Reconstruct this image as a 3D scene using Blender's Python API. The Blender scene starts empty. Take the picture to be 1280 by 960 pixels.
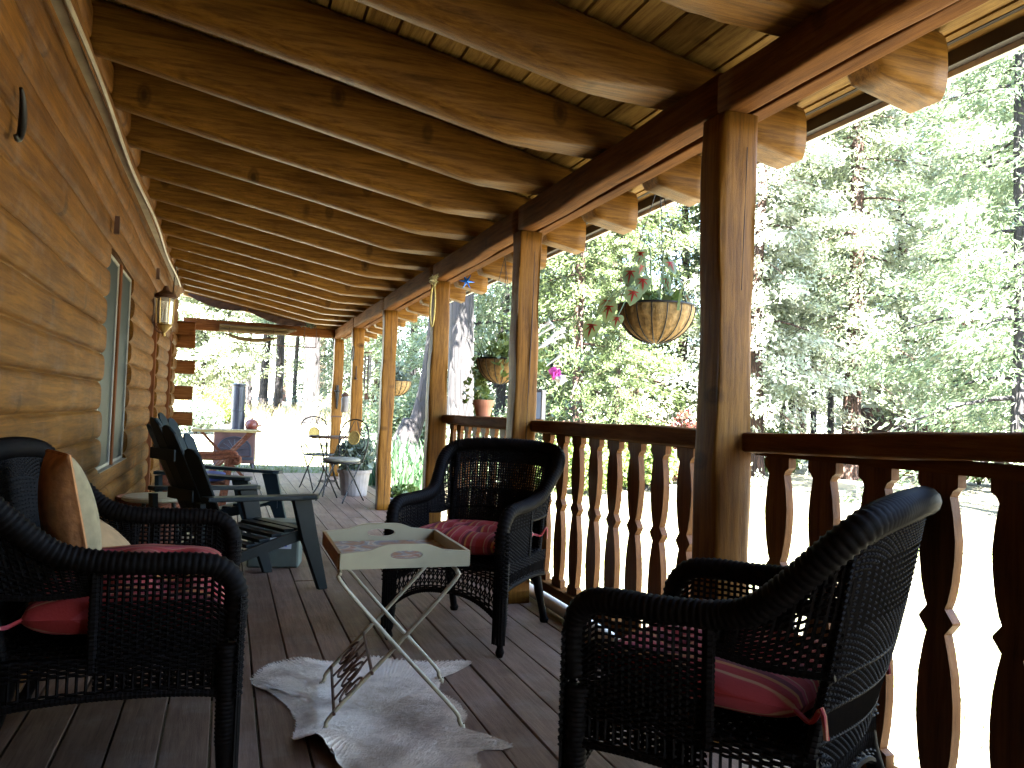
import bpy, math, random
import numpy as np
from mathutils import Vector, Matrix
R = math.radians
PI = math.pi
rng = np.random.default_rng(7)
random.seed(7)
sc = bpy.context.scene
COL = sc.collection

# ------------------------------------------------------------------ helpers
class MB:
    """collects shapes, then builds them as one mesh object"""
    def __init__(s):
        s.v = []; s.f = []; s.n = 0; s.mi = []
    def add(s, verts, faces, mi=0):
        verts = np.asarray(verts, float).reshape(-1, 3)
        off = s.n
        s.v.append(verts); s.n += len(verts)
        s.f.extend([tuple(int(i) + off for i in f) for f in faces])
        s.mi.extend([mi] * len(faces))
        return s
    def box(s, x0, x1, y0, y1, z0, z1, mi=0, M=None):
        v = np.array([(x, y, z) for z in (z0, z1) for y in (y0, y1) for x in (x0, x1)], float)
        if M is not None:
            v = np.array([tuple(M @ Vector(p)) for p in v])
        return s.add(v, [(0, 2, 3, 1), (4, 5, 7, 6), (0, 1, 5, 4), (2, 6, 7, 3), (0, 4, 6, 2), (1, 3, 7, 5)], mi)
    def bar(s, p, q, w, h, up=(0, 0, 1), mi=0):
        p = np.array(p, float); q = np.array(q, float)
        d = q - p; L = np.linalg.norm(d); d /= L
        u = np.array(up, float)
        if abs(d @ u) > .98: u = np.array((1., 0, 0))
        a = np.cross(d, u); a /= np.linalg.norm(a); b = np.cross(a, d)
        v = [p + d * t + a * i * w / 2 + b * j * h / 2 for t in (0, L) for j in (-1, 1) for i in (-1, 1)]
        return s.add(v, [(0, 2, 3, 1), (4, 5, 7, 6), (0, 1, 5, 4), (2, 6, 7, 3), (0, 4, 6, 2), (1, 3, 7, 5)], mi)
    def tube(s, pts, r, n=8, cap=True, closed=False, mi=0, sec=None, ref=None):
        P = np.asarray(pts, float); N = len(P)
        r = np.broadcast_to(np.asarray(r, float), (N,))
        if closed: T = np.roll(P, -1, 0) - np.roll(P, 1, 0)
        else: T = np.gradient(P, axis=0)
        T = T / np.maximum(np.linalg.norm(T, axis=1, keepdims=True), 1e-9)
        if ref is None:
            m = np.abs(T).max(0); ref = np.eye(3)[np.argmin(m)]
        a = np.cross(T, ref); l = np.linalg.norm(a, axis=1, keepdims=True)
        a = a / np.maximum(l, 1e-6); b = np.cross(T, a)
        if sec is None:
            th = np.arange(n) * 2 * PI / n
            sec = np.stack([np.cos(th), np.sin(th)], 1)
        sec = np.asarray(sec); n = len(sec)
        V = P[:, None, :] + r[:, None, None] * (sec[None, :, 0, None] * a[:, None, :] + sec[None, :, 1, None] * b[:, None, :])
        i = np.arange(N if closed else N - 1)[:, None]; j = np.arange(n)[None, :]
        i2 = (i + 1) % N; j2 = (j + 1) % n
        F = np.stack([i * n + j, i * n + j2, i2 * n + j2, i2 * n + j], -1).reshape(-1, 4)
        faces = [tuple(x) for x in F.tolist()]
        if cap and not closed:
            faces.append(tuple(range(n))[::-1]); faces.append(tuple((N - 1) * n + k for k in range(n)))
        return s.add(V.reshape(-1, 3), faces, mi)
    def lathe(s, prof, c=(0, 0, 0), n=24, mi=0):
        P = np.array(prof, float); th = np.arange(n) * 2 * PI / n
        V = np.stack([np.outer(P[:, 0], np.cos(th)), np.outer(P[:, 0], np.sin(th)), np.repeat(P[:, 1:2], n, 1)], -1) + np.array(c)
        i = np.arange(len(P) - 1)[:, None]; j = np.arange(n)[None, :]; j2 = (j + 1) % n
        F = np.stack([i * n + j, i * n + j2, (i + 1) * n + j2, (i + 1) * n + j], -1).reshape(-1, 4)
        return s.add(V.reshape(-1, 3), F.tolist(), mi)
    def prism(s, out, fn, mi=0):
        """out: 2-D outline; fn(u, v, k) -> xyz for k = 0 / 1 (the two faces)"""
        n = len(out)
        V = [fn(u, v, 0) for u, v in out] + [fn(u, v, 1) for u, v in out]
        F = [tuple(range(n))[::-1], tuple(range(n, 2 * n))] + [(i, (i + 1) % n, n + (i + 1) % n, n + i) for i in range(n)]
        return s.add(V, F, mi)
    def grid(s, fn, nu, nv, closed_u=False, mi=0):
        V = [fn(i / (nu if closed_u else nu - 1), j / (nv - 1)) for i in range(nu) for j in range(nv)]
        F = [(i * nv + j, ((i + 1) % nu) * nv + j, ((i + 1) % nu) * nv + j + 1, i * nv + j + 1)
             for i in range(nu if closed_u else nu - 1) for j in range(nv - 1)]
        return s.add(V, F, mi)
    def mesh(s, name, mats, smooth=False):
        me = bpy.data.meshes.new(name)
        V = np.concatenate(s.v) if s.v else np.zeros((0, 3))
        me.from_pydata(V.tolist(), [], s.f)
        if not isinstance(mats, (list, tuple)): mats = [mats]
        for m in mats: me.materials.append(m)
        if len(mats) > 1: me.polygons.foreach_set('material_index', s.mi)
        if smooth: me.polygons.foreach_set('use_smooth', [True] * len(me.polygons))
        me.update()
        return me
    def build(s, name, mats, parent=None, smooth=False, bevel=0):
        o = bpy.data.objects.new(name, s.mesh(name, mats, smooth))
        COL.objects.link(o)
        if parent is not None: o.parent = parent
        if bevel:
            b = o.modifiers.new('bevel', 'BEVEL'); b.width = bevel; b.segments = 2; b.limit_method = 'ANGLE'
        return o

def leaves_mesh(mb, P, D, U, L, W, mi=0, bend=.0):
    """diamond leaves: centres P, long axes D, width axes U (N x 3), lengths L, widths W"""
    N = len(P); L = np.broadcast_to(L, (N,))[:, None]; W = np.broadcast_to(W, (N,))[:, None]
    V = np.stack([P - D * L / 2, P + U * W / 2 + D * L * .05, P + D * L / 2, P - U * W / 2 + D * L * .05], 1).reshape(-1, 3)
    F = (np.arange(N)[:, None] * 4 + np.arange(4)[None]).tolist()
    mb.add(V, F, mi)

def unit(a): return a / np.maximum(np.linalg.norm(a, axis=-1, keepdims=True), 1e-9)

def tag(o, label=None, cat=None, group=None, kind=None):
    if label: o['label'] = label
    if cat: o['category'] = cat
    if group: o['group'] = group
    if kind: o['kind'] = kind
    return o
def thing(name, label, cat, loc=(0, 0, 0), rz=0, group=None):
    o = bpy.data.objects.new(name, None); COL.objects.link(o)
    o.location = loc; o.rotation_euler = (0, 0, rz); o.empty_display_size = .2
    return tag(o, label, cat, group)
def copy_tree(o, parent=None):
    c = o.copy(); COL.objects.link(c); c.parent = parent
    for ch in list(o.children): copy_tree(ch, c)
    return c
def spline(pts, n):
    """Catmull-Rom through pts, n samples"""
    P = np.asarray(pts, float); P = np.vstack([2 * P[0] - P[1], P, 2 * P[-1] - P[-2]])
    K = len(P) - 3; out = []
    for t in np.linspace(0, K - 1e-6, n):
        k = int(t); u = t - k; a, b, c, d = P[k:k + 4]
        out.append(.5 * (2 * b + (c - a) * u + (2 * a - 5 * b + 4 * c - d) * u * u + (3 * b - a - 3 * c + d) * u ** 3))
    return np.array(out)

# ------------------------------------------------------------------ materials
def new_mat(name):
    m = bpy.data.materials.new(name); m.use_nodes = True
    nt = m.node_tree; return m, nt, nt.nodes['Principled BSDF']
def nd(nt, t, **kw):
    n = nt.nodes.new(t)
    for k, v in kw.items():
        if k in n.inputs: n.inputs[k].default_value = v
        else: setattr(n, k, v)
    return n
def ramp(nt, src, stops, interp='LINEAR'):
    r = nt.nodes.new('ShaderNodeValToRGB'); e = r.color_ramp.elements; r.color_ramp.interpolation = interp
    while len(e) < len(stops): e.new(.5)
    for i, (p, c) in enumerate(stops):
        e[i].position = p; e[i].color = (*c, 1) if len(c) == 3 else c
    nt.links.new(src, r.inputs[0]); return r
def mix(nt, a, b, fac, mode='MIX'):
    m = nt.nodes.new('ShaderNodeMix'); m.data_type = 'RGBA'; m.blend_type = mode
    for s, i in ((a, 6), (b, 7)):
        if isinstance(s, tuple): m.inputs[i].default_value = (*s, 1)
        else: nt.links.new(s, m.inputs[i])
    if isinstance(fac, (int, float)): m.inputs[0].default_value = fac
    else: nt.links.new(fac, m.inputs[0])
    return m.outputs[2]
def plain(name, col, rough=.6, metal=0., noise=.25, nscale=8., bump=0., spec=.5):
    m, nt, b = new_mat(name)
    tc = nd(nt, 'ShaderNodeTexCoord')
    n = nd(nt, 'ShaderNodeTexNoise', Scale=nscale, Detail=5.)
    nt.links.new(tc.outputs['Object'], n.inputs['Vector'])
    c = np.array(col)
    r = ramp(nt, n.outputs[0], [(.3, tuple(c * (1 - noise))), (.7, tuple(np.minimum(c * (1 + noise), 1)))])
    nt.links.new(r.outputs[0], b.inputs['Base Color'])
    b.inputs['Roughness'].default_value = rough; b.inputs['Metallic'].default_value = metal
    b.inputs['Specular IOR Level'].default_value = spec
    if bump:
        bp = nd(nt, 'ShaderNodeBump', Strength=bump, Distance=.01)
        nt.links.new(n.outputs[0], bp.inputs['Height']); nt.links.new(bp.outputs[0], b.inputs['Normal'])
    return m
def wood(name, dark, light, axis=0, rough=.55, grain=1., knots=.8, step=None, bump=.35, spec=.12, tint=None, dirt=0.):
    """grained wood along one axis; step = (axis, pitch) gives each board or log its own tone"""
    m, nt, b = new_mat(name)
    tc = nd(nt, 'ShaderNodeTexCoord'); oi = nd(nt, 'ShaderNodeObjectInfo')
    off = nd(nt, 'ShaderNodeVectorMath', operation='MULTIPLY_ADD')
    cmb = nd(nt, 'ShaderNodeCombineXYZ')
    for k in range(3): nt.links.new(oi.outputs['Random'], cmb.inputs[k])
    nt.links.new(cmb.outputs[0], off.inputs[0]); off.inputs[1].default_value = (37, 53, 71)
    nt.links.new(tc.outputs['Object'], off.inputs[2])
    vec = off.outputs[0]; stepv = None
    if step:
        sx = nd(nt, 'ShaderNodeSeparateXYZ'); nt.links.new(tc.outputs['Object'], sx.inputs[0])
        dv = nd(nt, 'ShaderNodeMath', operation='DIVIDE'); nt.links.new(sx.outputs[step[0]], dv.inputs[0]); dv.inputs[1].default_value = step[1]
        fl = nd(nt, 'ShaderNodeMath', operation='FLOOR'); nt.links.new(dv.outputs[0], fl.inputs[0])
        wn = nd(nt, 'ShaderNodeTexWhiteNoise', noise_dimensions='1D'); nt.links.new(fl.outputs[0], wn.inputs['W'])
        o2 = nd(nt, 'ShaderNodeVectorMath', operation='MULTIPLY_ADD'); nt.links.new(wn.outputs['Color'], o2.inputs[0])
        o2.inputs[1].default_value = (9, 9, 9); nt.links.new(vec, o2.inputs[2]); vec = o2.outputs[0]; stepv = wn.outputs['Value']
    sc3 = [1., 1., 1.]; sc3[axis] = .06
    mp = nd(nt, 'ShaderNodeMapping'); mp.inputs['Scale'].default_value = sc3; nt.links.new(vec, mp.inputs[0])
    n1 = nd(nt, 'ShaderNodeTexNoise', Scale=46. * grain, Detail=8., Roughness=.75, Distortion=.3); nt.links.new(mp.outputs[0], n1.inputs['Vector'])
    n2 = nd(nt, 'ShaderNodeTexNoise', Scale=2.2, Detail=3.); nt.links.new(vec, n2.inputs['Vector'])
    c1 = ramp(nt, n1.outputs[0], [(.30, tuple(np.array(dark) * .75)), (.44, tuple(np.array(dark) * .65 + np.array(light) * .35)), (.58, light), (.72, tuple(np.array(light) * 1.18))])
    c2 = ramp(nt, n2.outputs[0], [(.3, (.55, .5, .45)), (.7, (1, 1, 1))])
    col = mix(nt, c1.outputs[0], c2.outputs[0], .7, 'MULTIPLY')
    if knots:
        s3 = [1.7, 1.7, 1.7]; s3[axis] = 3.0
        mk = nd(nt, 'ShaderNodeMapping'); mk.inputs['Scale'].default_value = s3; nt.links.new(vec, mk.inputs[0])
        vo = nd(nt, 'ShaderNodeTexVoronoi', Scale=1.35); nt.links.new(mk.outputs[0], vo.inputs['Vector'])
        rk = ramp(nt, vo.outputs['Distance'], [(.045, (1, 1, 1)), (.09, (.5, .5, .5)), (.115, (.65, .65, .65)), (.17, (0, 0, 0))])
        fk = nd(nt, 'ShaderNodeMath', operation='MULTIPLY'); nt.links.new(rk.outputs[0], fk.inputs[0]); fk.inputs[1].default_value = knots
        col = mix(nt, col, tuple(np.array(dark) * .3), fk.outputs[0])
    if stepv is not None:
        rs = ramp(nt, stepv, [(0, (.68, .66, .64)), (1, (1.0, 1.0, 1.0))])
        col = mix(nt, col, rs.outputs[0], .8, 'MULTIPLY')
    ro = ramp(nt, oi.outputs['Random'], [(0, (.78, .76, .72)), (1, (1, 1, 1))])
    col = mix(nt, col, ro.outputs[0], .8, 'MULTIPLY')
    if dirt:
        n3 = nd(nt, 'ShaderNodeTexNoise', Scale=5., Detail=8., Roughness=.7); nt.links.new(tc.outputs['Object'], n3.inputs['Vector'])
        rd = ramp(nt, n3.outputs[0], [(.5, (0, 0, 0)), (.72, (dirt, dirt, dirt))])
        col = mix(nt, col, (.3, .28, .27), rd.outputs[0])
    nt.links.new(col, b.inputs['Base Color'])
    b.inputs['Roughness'].default_value = rough; b.inputs['Specular IOR Level'].default_value = spec
    bp = nd(nt, 'ShaderNodeBump', Strength=bump, Distance=.006)
    nt.links.new(n1.outputs[0], bp.inputs['Height']); nt.links.new(bp.outputs[0], b.inputs['Normal'])
    return m
def leaf_mat(name, cols, trans=.35, rough=.4, spec=.5, patch=1.2):
    m, nt, b = new_mat(name)
    g = nd(nt, 'ShaderNodeNewGeometry'); tc = nd(nt, 'ShaderNodeTexCoord')
    n = nd(nt, 'ShaderNodeTexNoise', Scale=patch, Detail=3.); nt.links.new(tc.outputs['Object'], n.inputs['Vector'])
    k = len(cols)
    r = ramp(nt, g.outputs['Random Per Island'], [(i / (k - 1), c) for i, c in enumerate(cols)])
    r2 = ramp(nt, n.outputs[0], [(.35, (.6, .65, .6)), (.65, (1, 1, 1))])
    col = mix(nt, r.outputs[0], r2.outputs[0], .9, 'MULTIPLY')
    nt.links.new(col, b.inputs['Base Color'])
    b.inputs['Roughness'].default_value = rough; b.inputs['Specular IOR Level'].default_value = spec
    t = nd(nt, 'ShaderNodeBsdfTranslucent'); nt.links.new(col, t.inputs[0])
    mx = nd(nt, 'ShaderNodeMixShader'); mx.inputs[0].default_value = trans
    nt.links.new(b.outputs[0], mx.inputs[1]); nt.links.new(t.outputs[0], mx.inputs[2])
    nt.links.new(mx.outputs[0], nt.nodes['Material Output'].inputs[0])
    return m
def bark(name, dark, light, sz=9.):
    m, nt, b = new_mat(name)
    tc = nd(nt, 'ShaderNodeTexCoord')
    mp = nd(nt, 'ShaderNodeMapping'); mp.inputs['Scale'].default_value = (1, 1, .16); nt.links.new(tc.outputs['Object'], mp.inputs[0])
    n = nd(nt, 'ShaderNodeTexNoise', Scale=sz, Detail=8., Roughness=.7, Distortion=.8); nt.links.new(mp.outputs[0], n.inputs['Vector'])
    v = nd(nt, 'ShaderNodeTexVoronoi', Scale=sz * .9, feature='DISTANCE_TO_EDGE'); nt.links.new(mp.outputs[0], v.inputs['Vector'])
    rv = ramp(nt, v.outputs['Distance'], [(.0, (.25, .25, .25)), (.18, (1, 1, 1))])
    r = ramp(nt, n.outputs[0], [(.3, dark), (.68, light)])
    nt.links.new(mix(nt, r.outputs[0], rv.outputs[0], .85, 'MULTIPLY'), b.inputs['Base Color'])
    b.inputs['Roughness'].default_value = .9
    bp = nd(nt, 'ShaderNodeBump', Strength=1., Distance=.04)
    nt.links.new(rv.outputs[0], bp.inputs['Height']); nt.links.new(bp.outputs[0], b.inputs['Normal'])
    return m

M = {}
M['log'] = wood('log_wall_wood', (0.09, 0.032, 0.0035), (0.195, 0.08, 0.01), axis=1, step=(2, .166), knots=.8, rough=.7, grain=.8, dirt=.1)
M['rafter'] = wood('rafter_wood', (0.09, 0.036, 0.0045), (0.225, 0.106, 0.017), axis=0, knots=.9, rough=.5)
M['board'] = wood('roof_board_wood', (0.17, 0.082, 0.015), (0.37, 0.225, 0.062), axis=1, step=(0, .14), knots=.6, rough=.6)
M['beam'] = wood('beam_wood', (0.085, 0.03, 0.007), (0.18, 0.075, 0.02), axis=1, knots=.7, rough=.75, spec=.04)
M['beamx'] = wood('cross_beam_wood', (0.1, 0.032, 0.009), (0.19, 0.075, 0.022), axis=0, knots=.7, rough=.75, spec=.04)
M['post'] = wood('post_wood', (0.1, 0.038, 0.0045), (0.235, 0.104, 0.016), axis=2, knots=.9, rough=.5)
M['rail'] = wood('rail_wood', (0.11, 0.042, 0.011), (0.21, 0.09, 0.026), axis=1, knots=.5, rough=.75, spec=.04)
M['baluster'] = wood('baluster_wood', (0.1, 0.038, 0.011), (0.2, 0.084, 0.026), axis=2, knots=.4, rough=.5)
M['trim'] = wood('trim_wood', (0.0952, 0.0308, 0.0112), (0.1512, 0.056, 0.0224), axis=2, knots=.4, rough=.75, spec=.04)
M['deck'] = wood('deck_wood', (0.17, 0.102, 0.072), (0.29, 0.19, 0.14), axis=1, step=(0, .15), knots=.35, rough=.5, spec=.14, grain=1.2, dirt=.25)
M['fascia'] = plain('dark_fascia_paint', (.03, .02, .015), .6)
M['drip'] = plain('pale_drip_metal', (.6, .57, .52), .5)
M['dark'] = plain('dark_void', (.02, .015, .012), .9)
M['crack'] = plain('crack_shadow', (.05, .025, .012), .9)
M['iron'] = plain('black_iron', (.02, .018, .017), .5, .6)
M['rust'] = plain('brown_iron', (.07, .03, .016), .6, .3)
M['conduit'] = plain('pale_conduit', (0.25, 0.2, 0.13), .45)
M['white_frame'] = plain('cream_window_frame', (0.2, 0.18, 0.14), .5)
M['wicker'] = plain('dark_wicker', (.004, .0027, .0023), .65, 0, .5, 60., spec=.08)
M['cream'] = plain('cream_paint', (0.336, 0.288, 0.176), .45, 0, .08, 12.)
M['cream_metal'] = plain('cream_enamel_metal', (0.33, 0.288, 0.198), .4, .1, .12)
M['trayside'] = wood('tray_side_wood', (0.2016, 0.0952, 0.0336), (0.2912, 0.1568, 0.056), axis=1, knots=.3)
M['terra'] = plain('terracotta', (.42, .15, .07), .8, 0, .2, 14., .2)
M['whitewash'] = plain('whitewashed_clay', (0.385, 0.35, 0.308), .85, 0, .25, 9., .2)
M['galv'] = plain('galvanised_metal', (.16, .135, .12), .7, 0., .25, 8.)
M['coco'] = plain('coconut_fibre', (0.2352, 0.14, 0.0476), .95, 0, .4, 45., .6)
M['greenplastic'] = plain('dark_green_resin', (.004, .007, .007), .5, 0, .2, 10., spec=.2)
M['blueplastic'] = plain('dark_blue_green_resin', (.008, .016, .021), .5, 0, .15, 10., spec=.2)
M['stove'] = plain('rosy_brown_enamel', (.13, .065, .055), .4, 0, .3, 6.)
M['stovedark'] = plain('stove_dark_iron', (.05, .04, .05), .5, .3, .3, 9.)
M['pipe'] = plain('blue_grey_steel', (.045, .05, .066), .45, .4, .2, 6.)
M['redpot'] = plain('red_enamel', (.17, .045, .03), .3, 0, .15)
M['pvc'] = plain('white_plastic_pipe', (.62, .58, .48), .45, 0, .1)
M['straw'] = plain('straw_rope', (0.44, 0.32, 0.096), .85, 0, .3, 40.)
M['bluestar'] = plain('blue_foil', (.01, .10, .42), .25, .5, .3, 30.)
M['orange'] = plain('orange_quilted_cloth', (0.384, 0.152, 0.048), .9, 0, .3, 30., .4)
M['tan'] = plain('tan_cloth', (0.384, 0.224, 0.096), .9, 0, .15, 24., .2)
M['palecloth'] = plain('pale_tan_cloth', (.24, .18, .09), .9, 0, .2, 24., .2)
M['darkcloth'] = plain('dark_brown_cloth', (.05, .025, .018), .9, 0, .3, 20.)
M['bamboo'] = wood('bamboo', (.10, .07, .03), (.22, .16, .08), axis=0, knots=.2)
M['pottable'] = wood('pale_table_wood', (.4, .3, .12), (.58, .46, .2), axis=0, knots=.3)
M['bluecloth'] = plain('blue_cushion_cloth', (.03, .05, .22), .9, 0, .2, 24., .2)
M['redwood'] = wood('reddish_chair_wood', (.12, .04, .02), (.24, .09, .05), axis=0, knots=.3)
M['graysticker'] = plain('pale_sticker', (.6, .62, .66), .5, 0, .05)
M['bluesticker'] = plain('blue_sticker', (.04, .08, .5), .5, 0, .1)
M['boxgrey'] = plain('grey_green_plastic', (.10, .12, .10), .5, 0, .2)
M['earth'] = plain('potting_earth', (.05, .035, .02), 1., 0, .4, 30., .5)
M['seatpad'] = plain('pale_pad_cloth', (.20, .185, .14), .9, 0, .2, 30., .2)
M['brass'] = plain('aged_brass', (.45, .3, .1), .35, .7, .25)
M['barkgrey'] = bark('grey_pine_bark', (.004, .003, .0033), (.019, .0155, .017), 10.)  # bark colour taken near black in place of shade on the trunks
M['barkred'] = bark('red_cedar_bark', (.022, .010, .007), (.075, .036, .023), 12.)
M['barkdark'] = bark('dark_bark', (.012, .01, .011), (.05, .042, .042), 10.)
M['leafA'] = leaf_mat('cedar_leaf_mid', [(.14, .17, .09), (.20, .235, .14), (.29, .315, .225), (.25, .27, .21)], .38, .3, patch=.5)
M['leafP'] = leaf_mat('sunlit_cedar_leaf', [(.22, .245, .165), (.30, .325, .235), (.38, .395, .32), (.34, .35, .30)], .38, .3, patch=.5)  # lighter copy of the cedar leaf, strong sunlight put into its colour
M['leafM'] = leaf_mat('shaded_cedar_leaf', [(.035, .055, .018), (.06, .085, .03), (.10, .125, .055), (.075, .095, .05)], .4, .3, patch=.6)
M['leafB'] = leaf_mat('fir_leaf_blue', [(.08, .115, .06), (.13, .17, .095), (.19, .23, .155)], .4, .3, patch=.5)
M['leafC'] = leaf_mat('bright_leaf', [(.08, .12, .025), (.11, .16, .04), (.15, .19, .06)], patch=1.5)
M['leafD'] = leaf_mat('redbrown_leaf', [(.05, .01, .009), (.08, .016, .013), (.04, .03, .015)], patch=2)
M['leafE'] = leaf_mat('grey_green_leaf', [(.10, .13, .10), (.16, .19, .15), (.08, .12, .07)], patch=3)
M['strap'] = leaf_mat('strap_leaf', [(.025, .07, .03), (.05, .11, .05), (.08, .13, .07)], patch=3)
M['weed'] = leaf_mat('dry_weed', [(.35, .27, .14), (.45, .37, .2), (.25, .24, .10)], patch=1)
M['petalw'] = leaf_mat('white_petal', [(.75, .72, .7), (.8, .76, .75)], .3)
M['petalp'] = leaf_mat('pink_petal', [(.55, .06, .35), (.65, .12, .45)], .3)
M['calad'] = leaf_mat('caladium_leaf', [(.13, .19, .08), (.17, .24, .10), (.21, .26, .14)], .4, patch=8)
M['caladred'] = leaf_mat('caladium_vein', [(.42, .02, .018), (.48, .04, .03)], .4, patch=8)

def lawn_mat():
    m, nt, b = new_mat('lawn_and_earth')
    tc = nd(nt, 'ShaderNodeTexCoord')
    n1 = nd(nt, 'ShaderNodeTexNoise', Scale=.35, Detail=6., Roughness=.6); n2 = nd(nt, 'ShaderNodeTexNoise', Scale=14., Detail=6., Roughness=.7)
    for n in (n1, n2): nt.links.new(tc.outputs['Object'], n.inputs['Vector'])
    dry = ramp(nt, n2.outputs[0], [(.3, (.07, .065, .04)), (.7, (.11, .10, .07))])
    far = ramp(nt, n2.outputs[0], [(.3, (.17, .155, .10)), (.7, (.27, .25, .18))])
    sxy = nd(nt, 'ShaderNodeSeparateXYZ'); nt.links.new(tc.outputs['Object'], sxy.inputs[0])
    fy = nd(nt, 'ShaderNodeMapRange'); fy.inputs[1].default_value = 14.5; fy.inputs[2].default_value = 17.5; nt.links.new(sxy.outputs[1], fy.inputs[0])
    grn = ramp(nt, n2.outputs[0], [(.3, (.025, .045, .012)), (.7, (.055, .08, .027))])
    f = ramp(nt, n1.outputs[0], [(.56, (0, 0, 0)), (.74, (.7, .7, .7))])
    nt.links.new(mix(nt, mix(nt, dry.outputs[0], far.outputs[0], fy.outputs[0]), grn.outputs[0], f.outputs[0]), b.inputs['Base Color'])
    b.inputs['Roughness'].default_value = .95
    bp = nd(nt, 'ShaderNodeBump', Strength=.6, Distance=.05)
    nt.links.new(n2.outputs[0], bp.inputs['Height']); nt.links.new(bp.outputs[0], b.inputs['Normal'])
    return m
def glass_mat():
    m, nt, b = new_mat('window_screen_glass')
    b.inputs['Base Color'].default_value = (.017, .022, .022, 1); b.inputs['Roughness'].default_value = .5
    b.inputs['Specular IOR Level'].default_value = .12
    return m
def clear_mat():
    m, nt, b = new_mat('ribbed_lantern_glass')
    b.inputs['Base Color'].default_value = (.9, .92, .88, 1); b.inputs['Roughness'].default_value = .15
    b.inputs['Transmission Weight'].default_value = .8
    return m
def stripe_mat(name, axis=0, freq=9.):
    m, nt, b = new_mat(name)
    tc = nd(nt, 'ShaderNodeTexCoord'); sx = nd(nt, 'ShaderNodeSeparateXYZ'); nt.links.new(tc.outputs['Object'], sx.inputs[0])
    n = nd(nt, 'ShaderNodeTexNoise', Scale=3.5, Detail=1.); nt.links.new(tc.outputs['Object'], n.inputs['Vector'])
    a = nd(nt, 'ShaderNodeMath', operation='MULTIPLY_ADD'); nt.links.new(n.outputs[0], a.inputs[0]); a.inputs[1].default_value = .085
    nt.links.new(sx.outputs[axis], a.inputs[2])
    c = nd(nt, 'ShaderNodeMath', operation='MULTIPLY'); nt.links.new(a.outputs[0], c.inputs[0]); c.inputs[1].default_value = freq
    fr = nd(nt, 'ShaderNodeMath', operation='FRACT'); nt.links.new(c.outputs[0], fr.inputs[0])
    red, pink, gold, cr, dk = (.27, .016, .014), (.30, .035, .045), (.34, .13, .03), (.36, .20, .11), (.11, .006, .010)
    r = ramp(nt, fr.outputs[0], [(0, red), (.16, red), (.18, pink), (.30, pink), (.32, cr), (.35, cr), (.37, red), (.52, red),
                                 (.54, gold), (.60, gold), (.62, dk), (.74, dk), (.76, pink), (.86, pink), (.88, cr), (.91, red)])
    nt.links.new(r.outputs[0], b.inputs['Base Color']); b.inputs['Roughness'].default_value = .85
    w = nd(nt, 'ShaderNodeTexNoise', Scale=160.); nt.links.new(tc.outputs['Object'], w.inputs['Vector'])
    bp = nd(nt, 'ShaderNodeBump', Strength=.3, Distance=.003); nt.links.new(w.outputs[0], bp.inputs['Height']); nt.links.new(bp.outputs[0], b.inputs['Normal'])
    return m
def paint_mat():
    m, nt, b = new_mat('painted_floral_tray_panel')
    tc = nd(nt, 'ShaderNodeTexCoord')
    n = nd(nt, 'ShaderNodeTexNoise', Scale=9., Detail=3., Distortion=1.2); nt.links.new(tc.outputs['Object'], n.inputs['Vector'])
    r = ramp(nt, n.outputs['Fac'], [(.25, (.16, .07, .03)), (.4, (.35, .17, .08)), (.5, (.22, .2, .2)), (.56, (.5, .42, .3)), (.62, (.35, .12, .07)), (.75, (.12, .15, .12))])
    nt.links.new(r.outputs[0], b.inputs['Base Color']); b.inputs['Roughness'].default_value = .5; b.inputs['Specular IOR Level'].default_value = .2
    return m
def hide_mat():
    m, nt, b = new_mat('cream_cowhide')
    tc = nd(nt, 'ShaderNodeTexCoord')
    n = nd(nt, 'ShaderNodeTexNoise', Scale=2.6, Detail=6., Roughness=.65); n2 = nd(nt, 'ShaderNodeTexNoise', Scale=40., Detail=5., Distortion=1.5)
    mp = nd(nt, 'ShaderNodeMapping'); mp.inputs['Scale'].default_value = (.35, 1.6, 1); nt.links.new(tc.outputs['Object'], mp.inputs[0])
    nt.links.new(tc.outputs['Object'], n.inputs['Vector']); nt.links.new(mp.outputs[0], n2.inputs['Vector'])
    r = ramp(nt, n.outputs[0], [(.36, (.46, .36, .26)), (.50, (.78, .67, .54)), (.7, (.84, .75, .64))])
    r2 = ramp(nt, n2.outputs[0], [(.3, (.85, .85, .85)), (.6, (1, 1, 1))])
    nt.links.new(mix(nt, r.outputs[0], r2.outputs[0], .8, 'MULTIPLY'), b.inputs['Base Color']); b.inputs['Roughness'].default_value = .8
    bp = nd(nt, 'ShaderNodeBump', Strength=.7, Distance=.012); nt.links.new(n2.outputs[0], bp.inputs['Height']); nt.links.new(bp.outputs[0], b.inputs['Normal'])
    return m
M['lawn'] = lawn_mat(); M['glass'] = glass_mat(); M['clear'] = clear_mat(); M['stripeA'] = stripe_mat('red_striped_cloth', 0, 8.5)
M['paint'] = paint_mat(); M['hide'] = hide_mat()
M['hideback'] = plain('hide_underside', (.22, .13, .08), .9)
M['shedroof'] = wood('weathered_brown_roof', (.012, .006, .005), (.04, .018, .01), axis=0, knots=.2)
M['roofout'] = plain('roof_shingle', (.06, .05, .045), .9)

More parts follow.
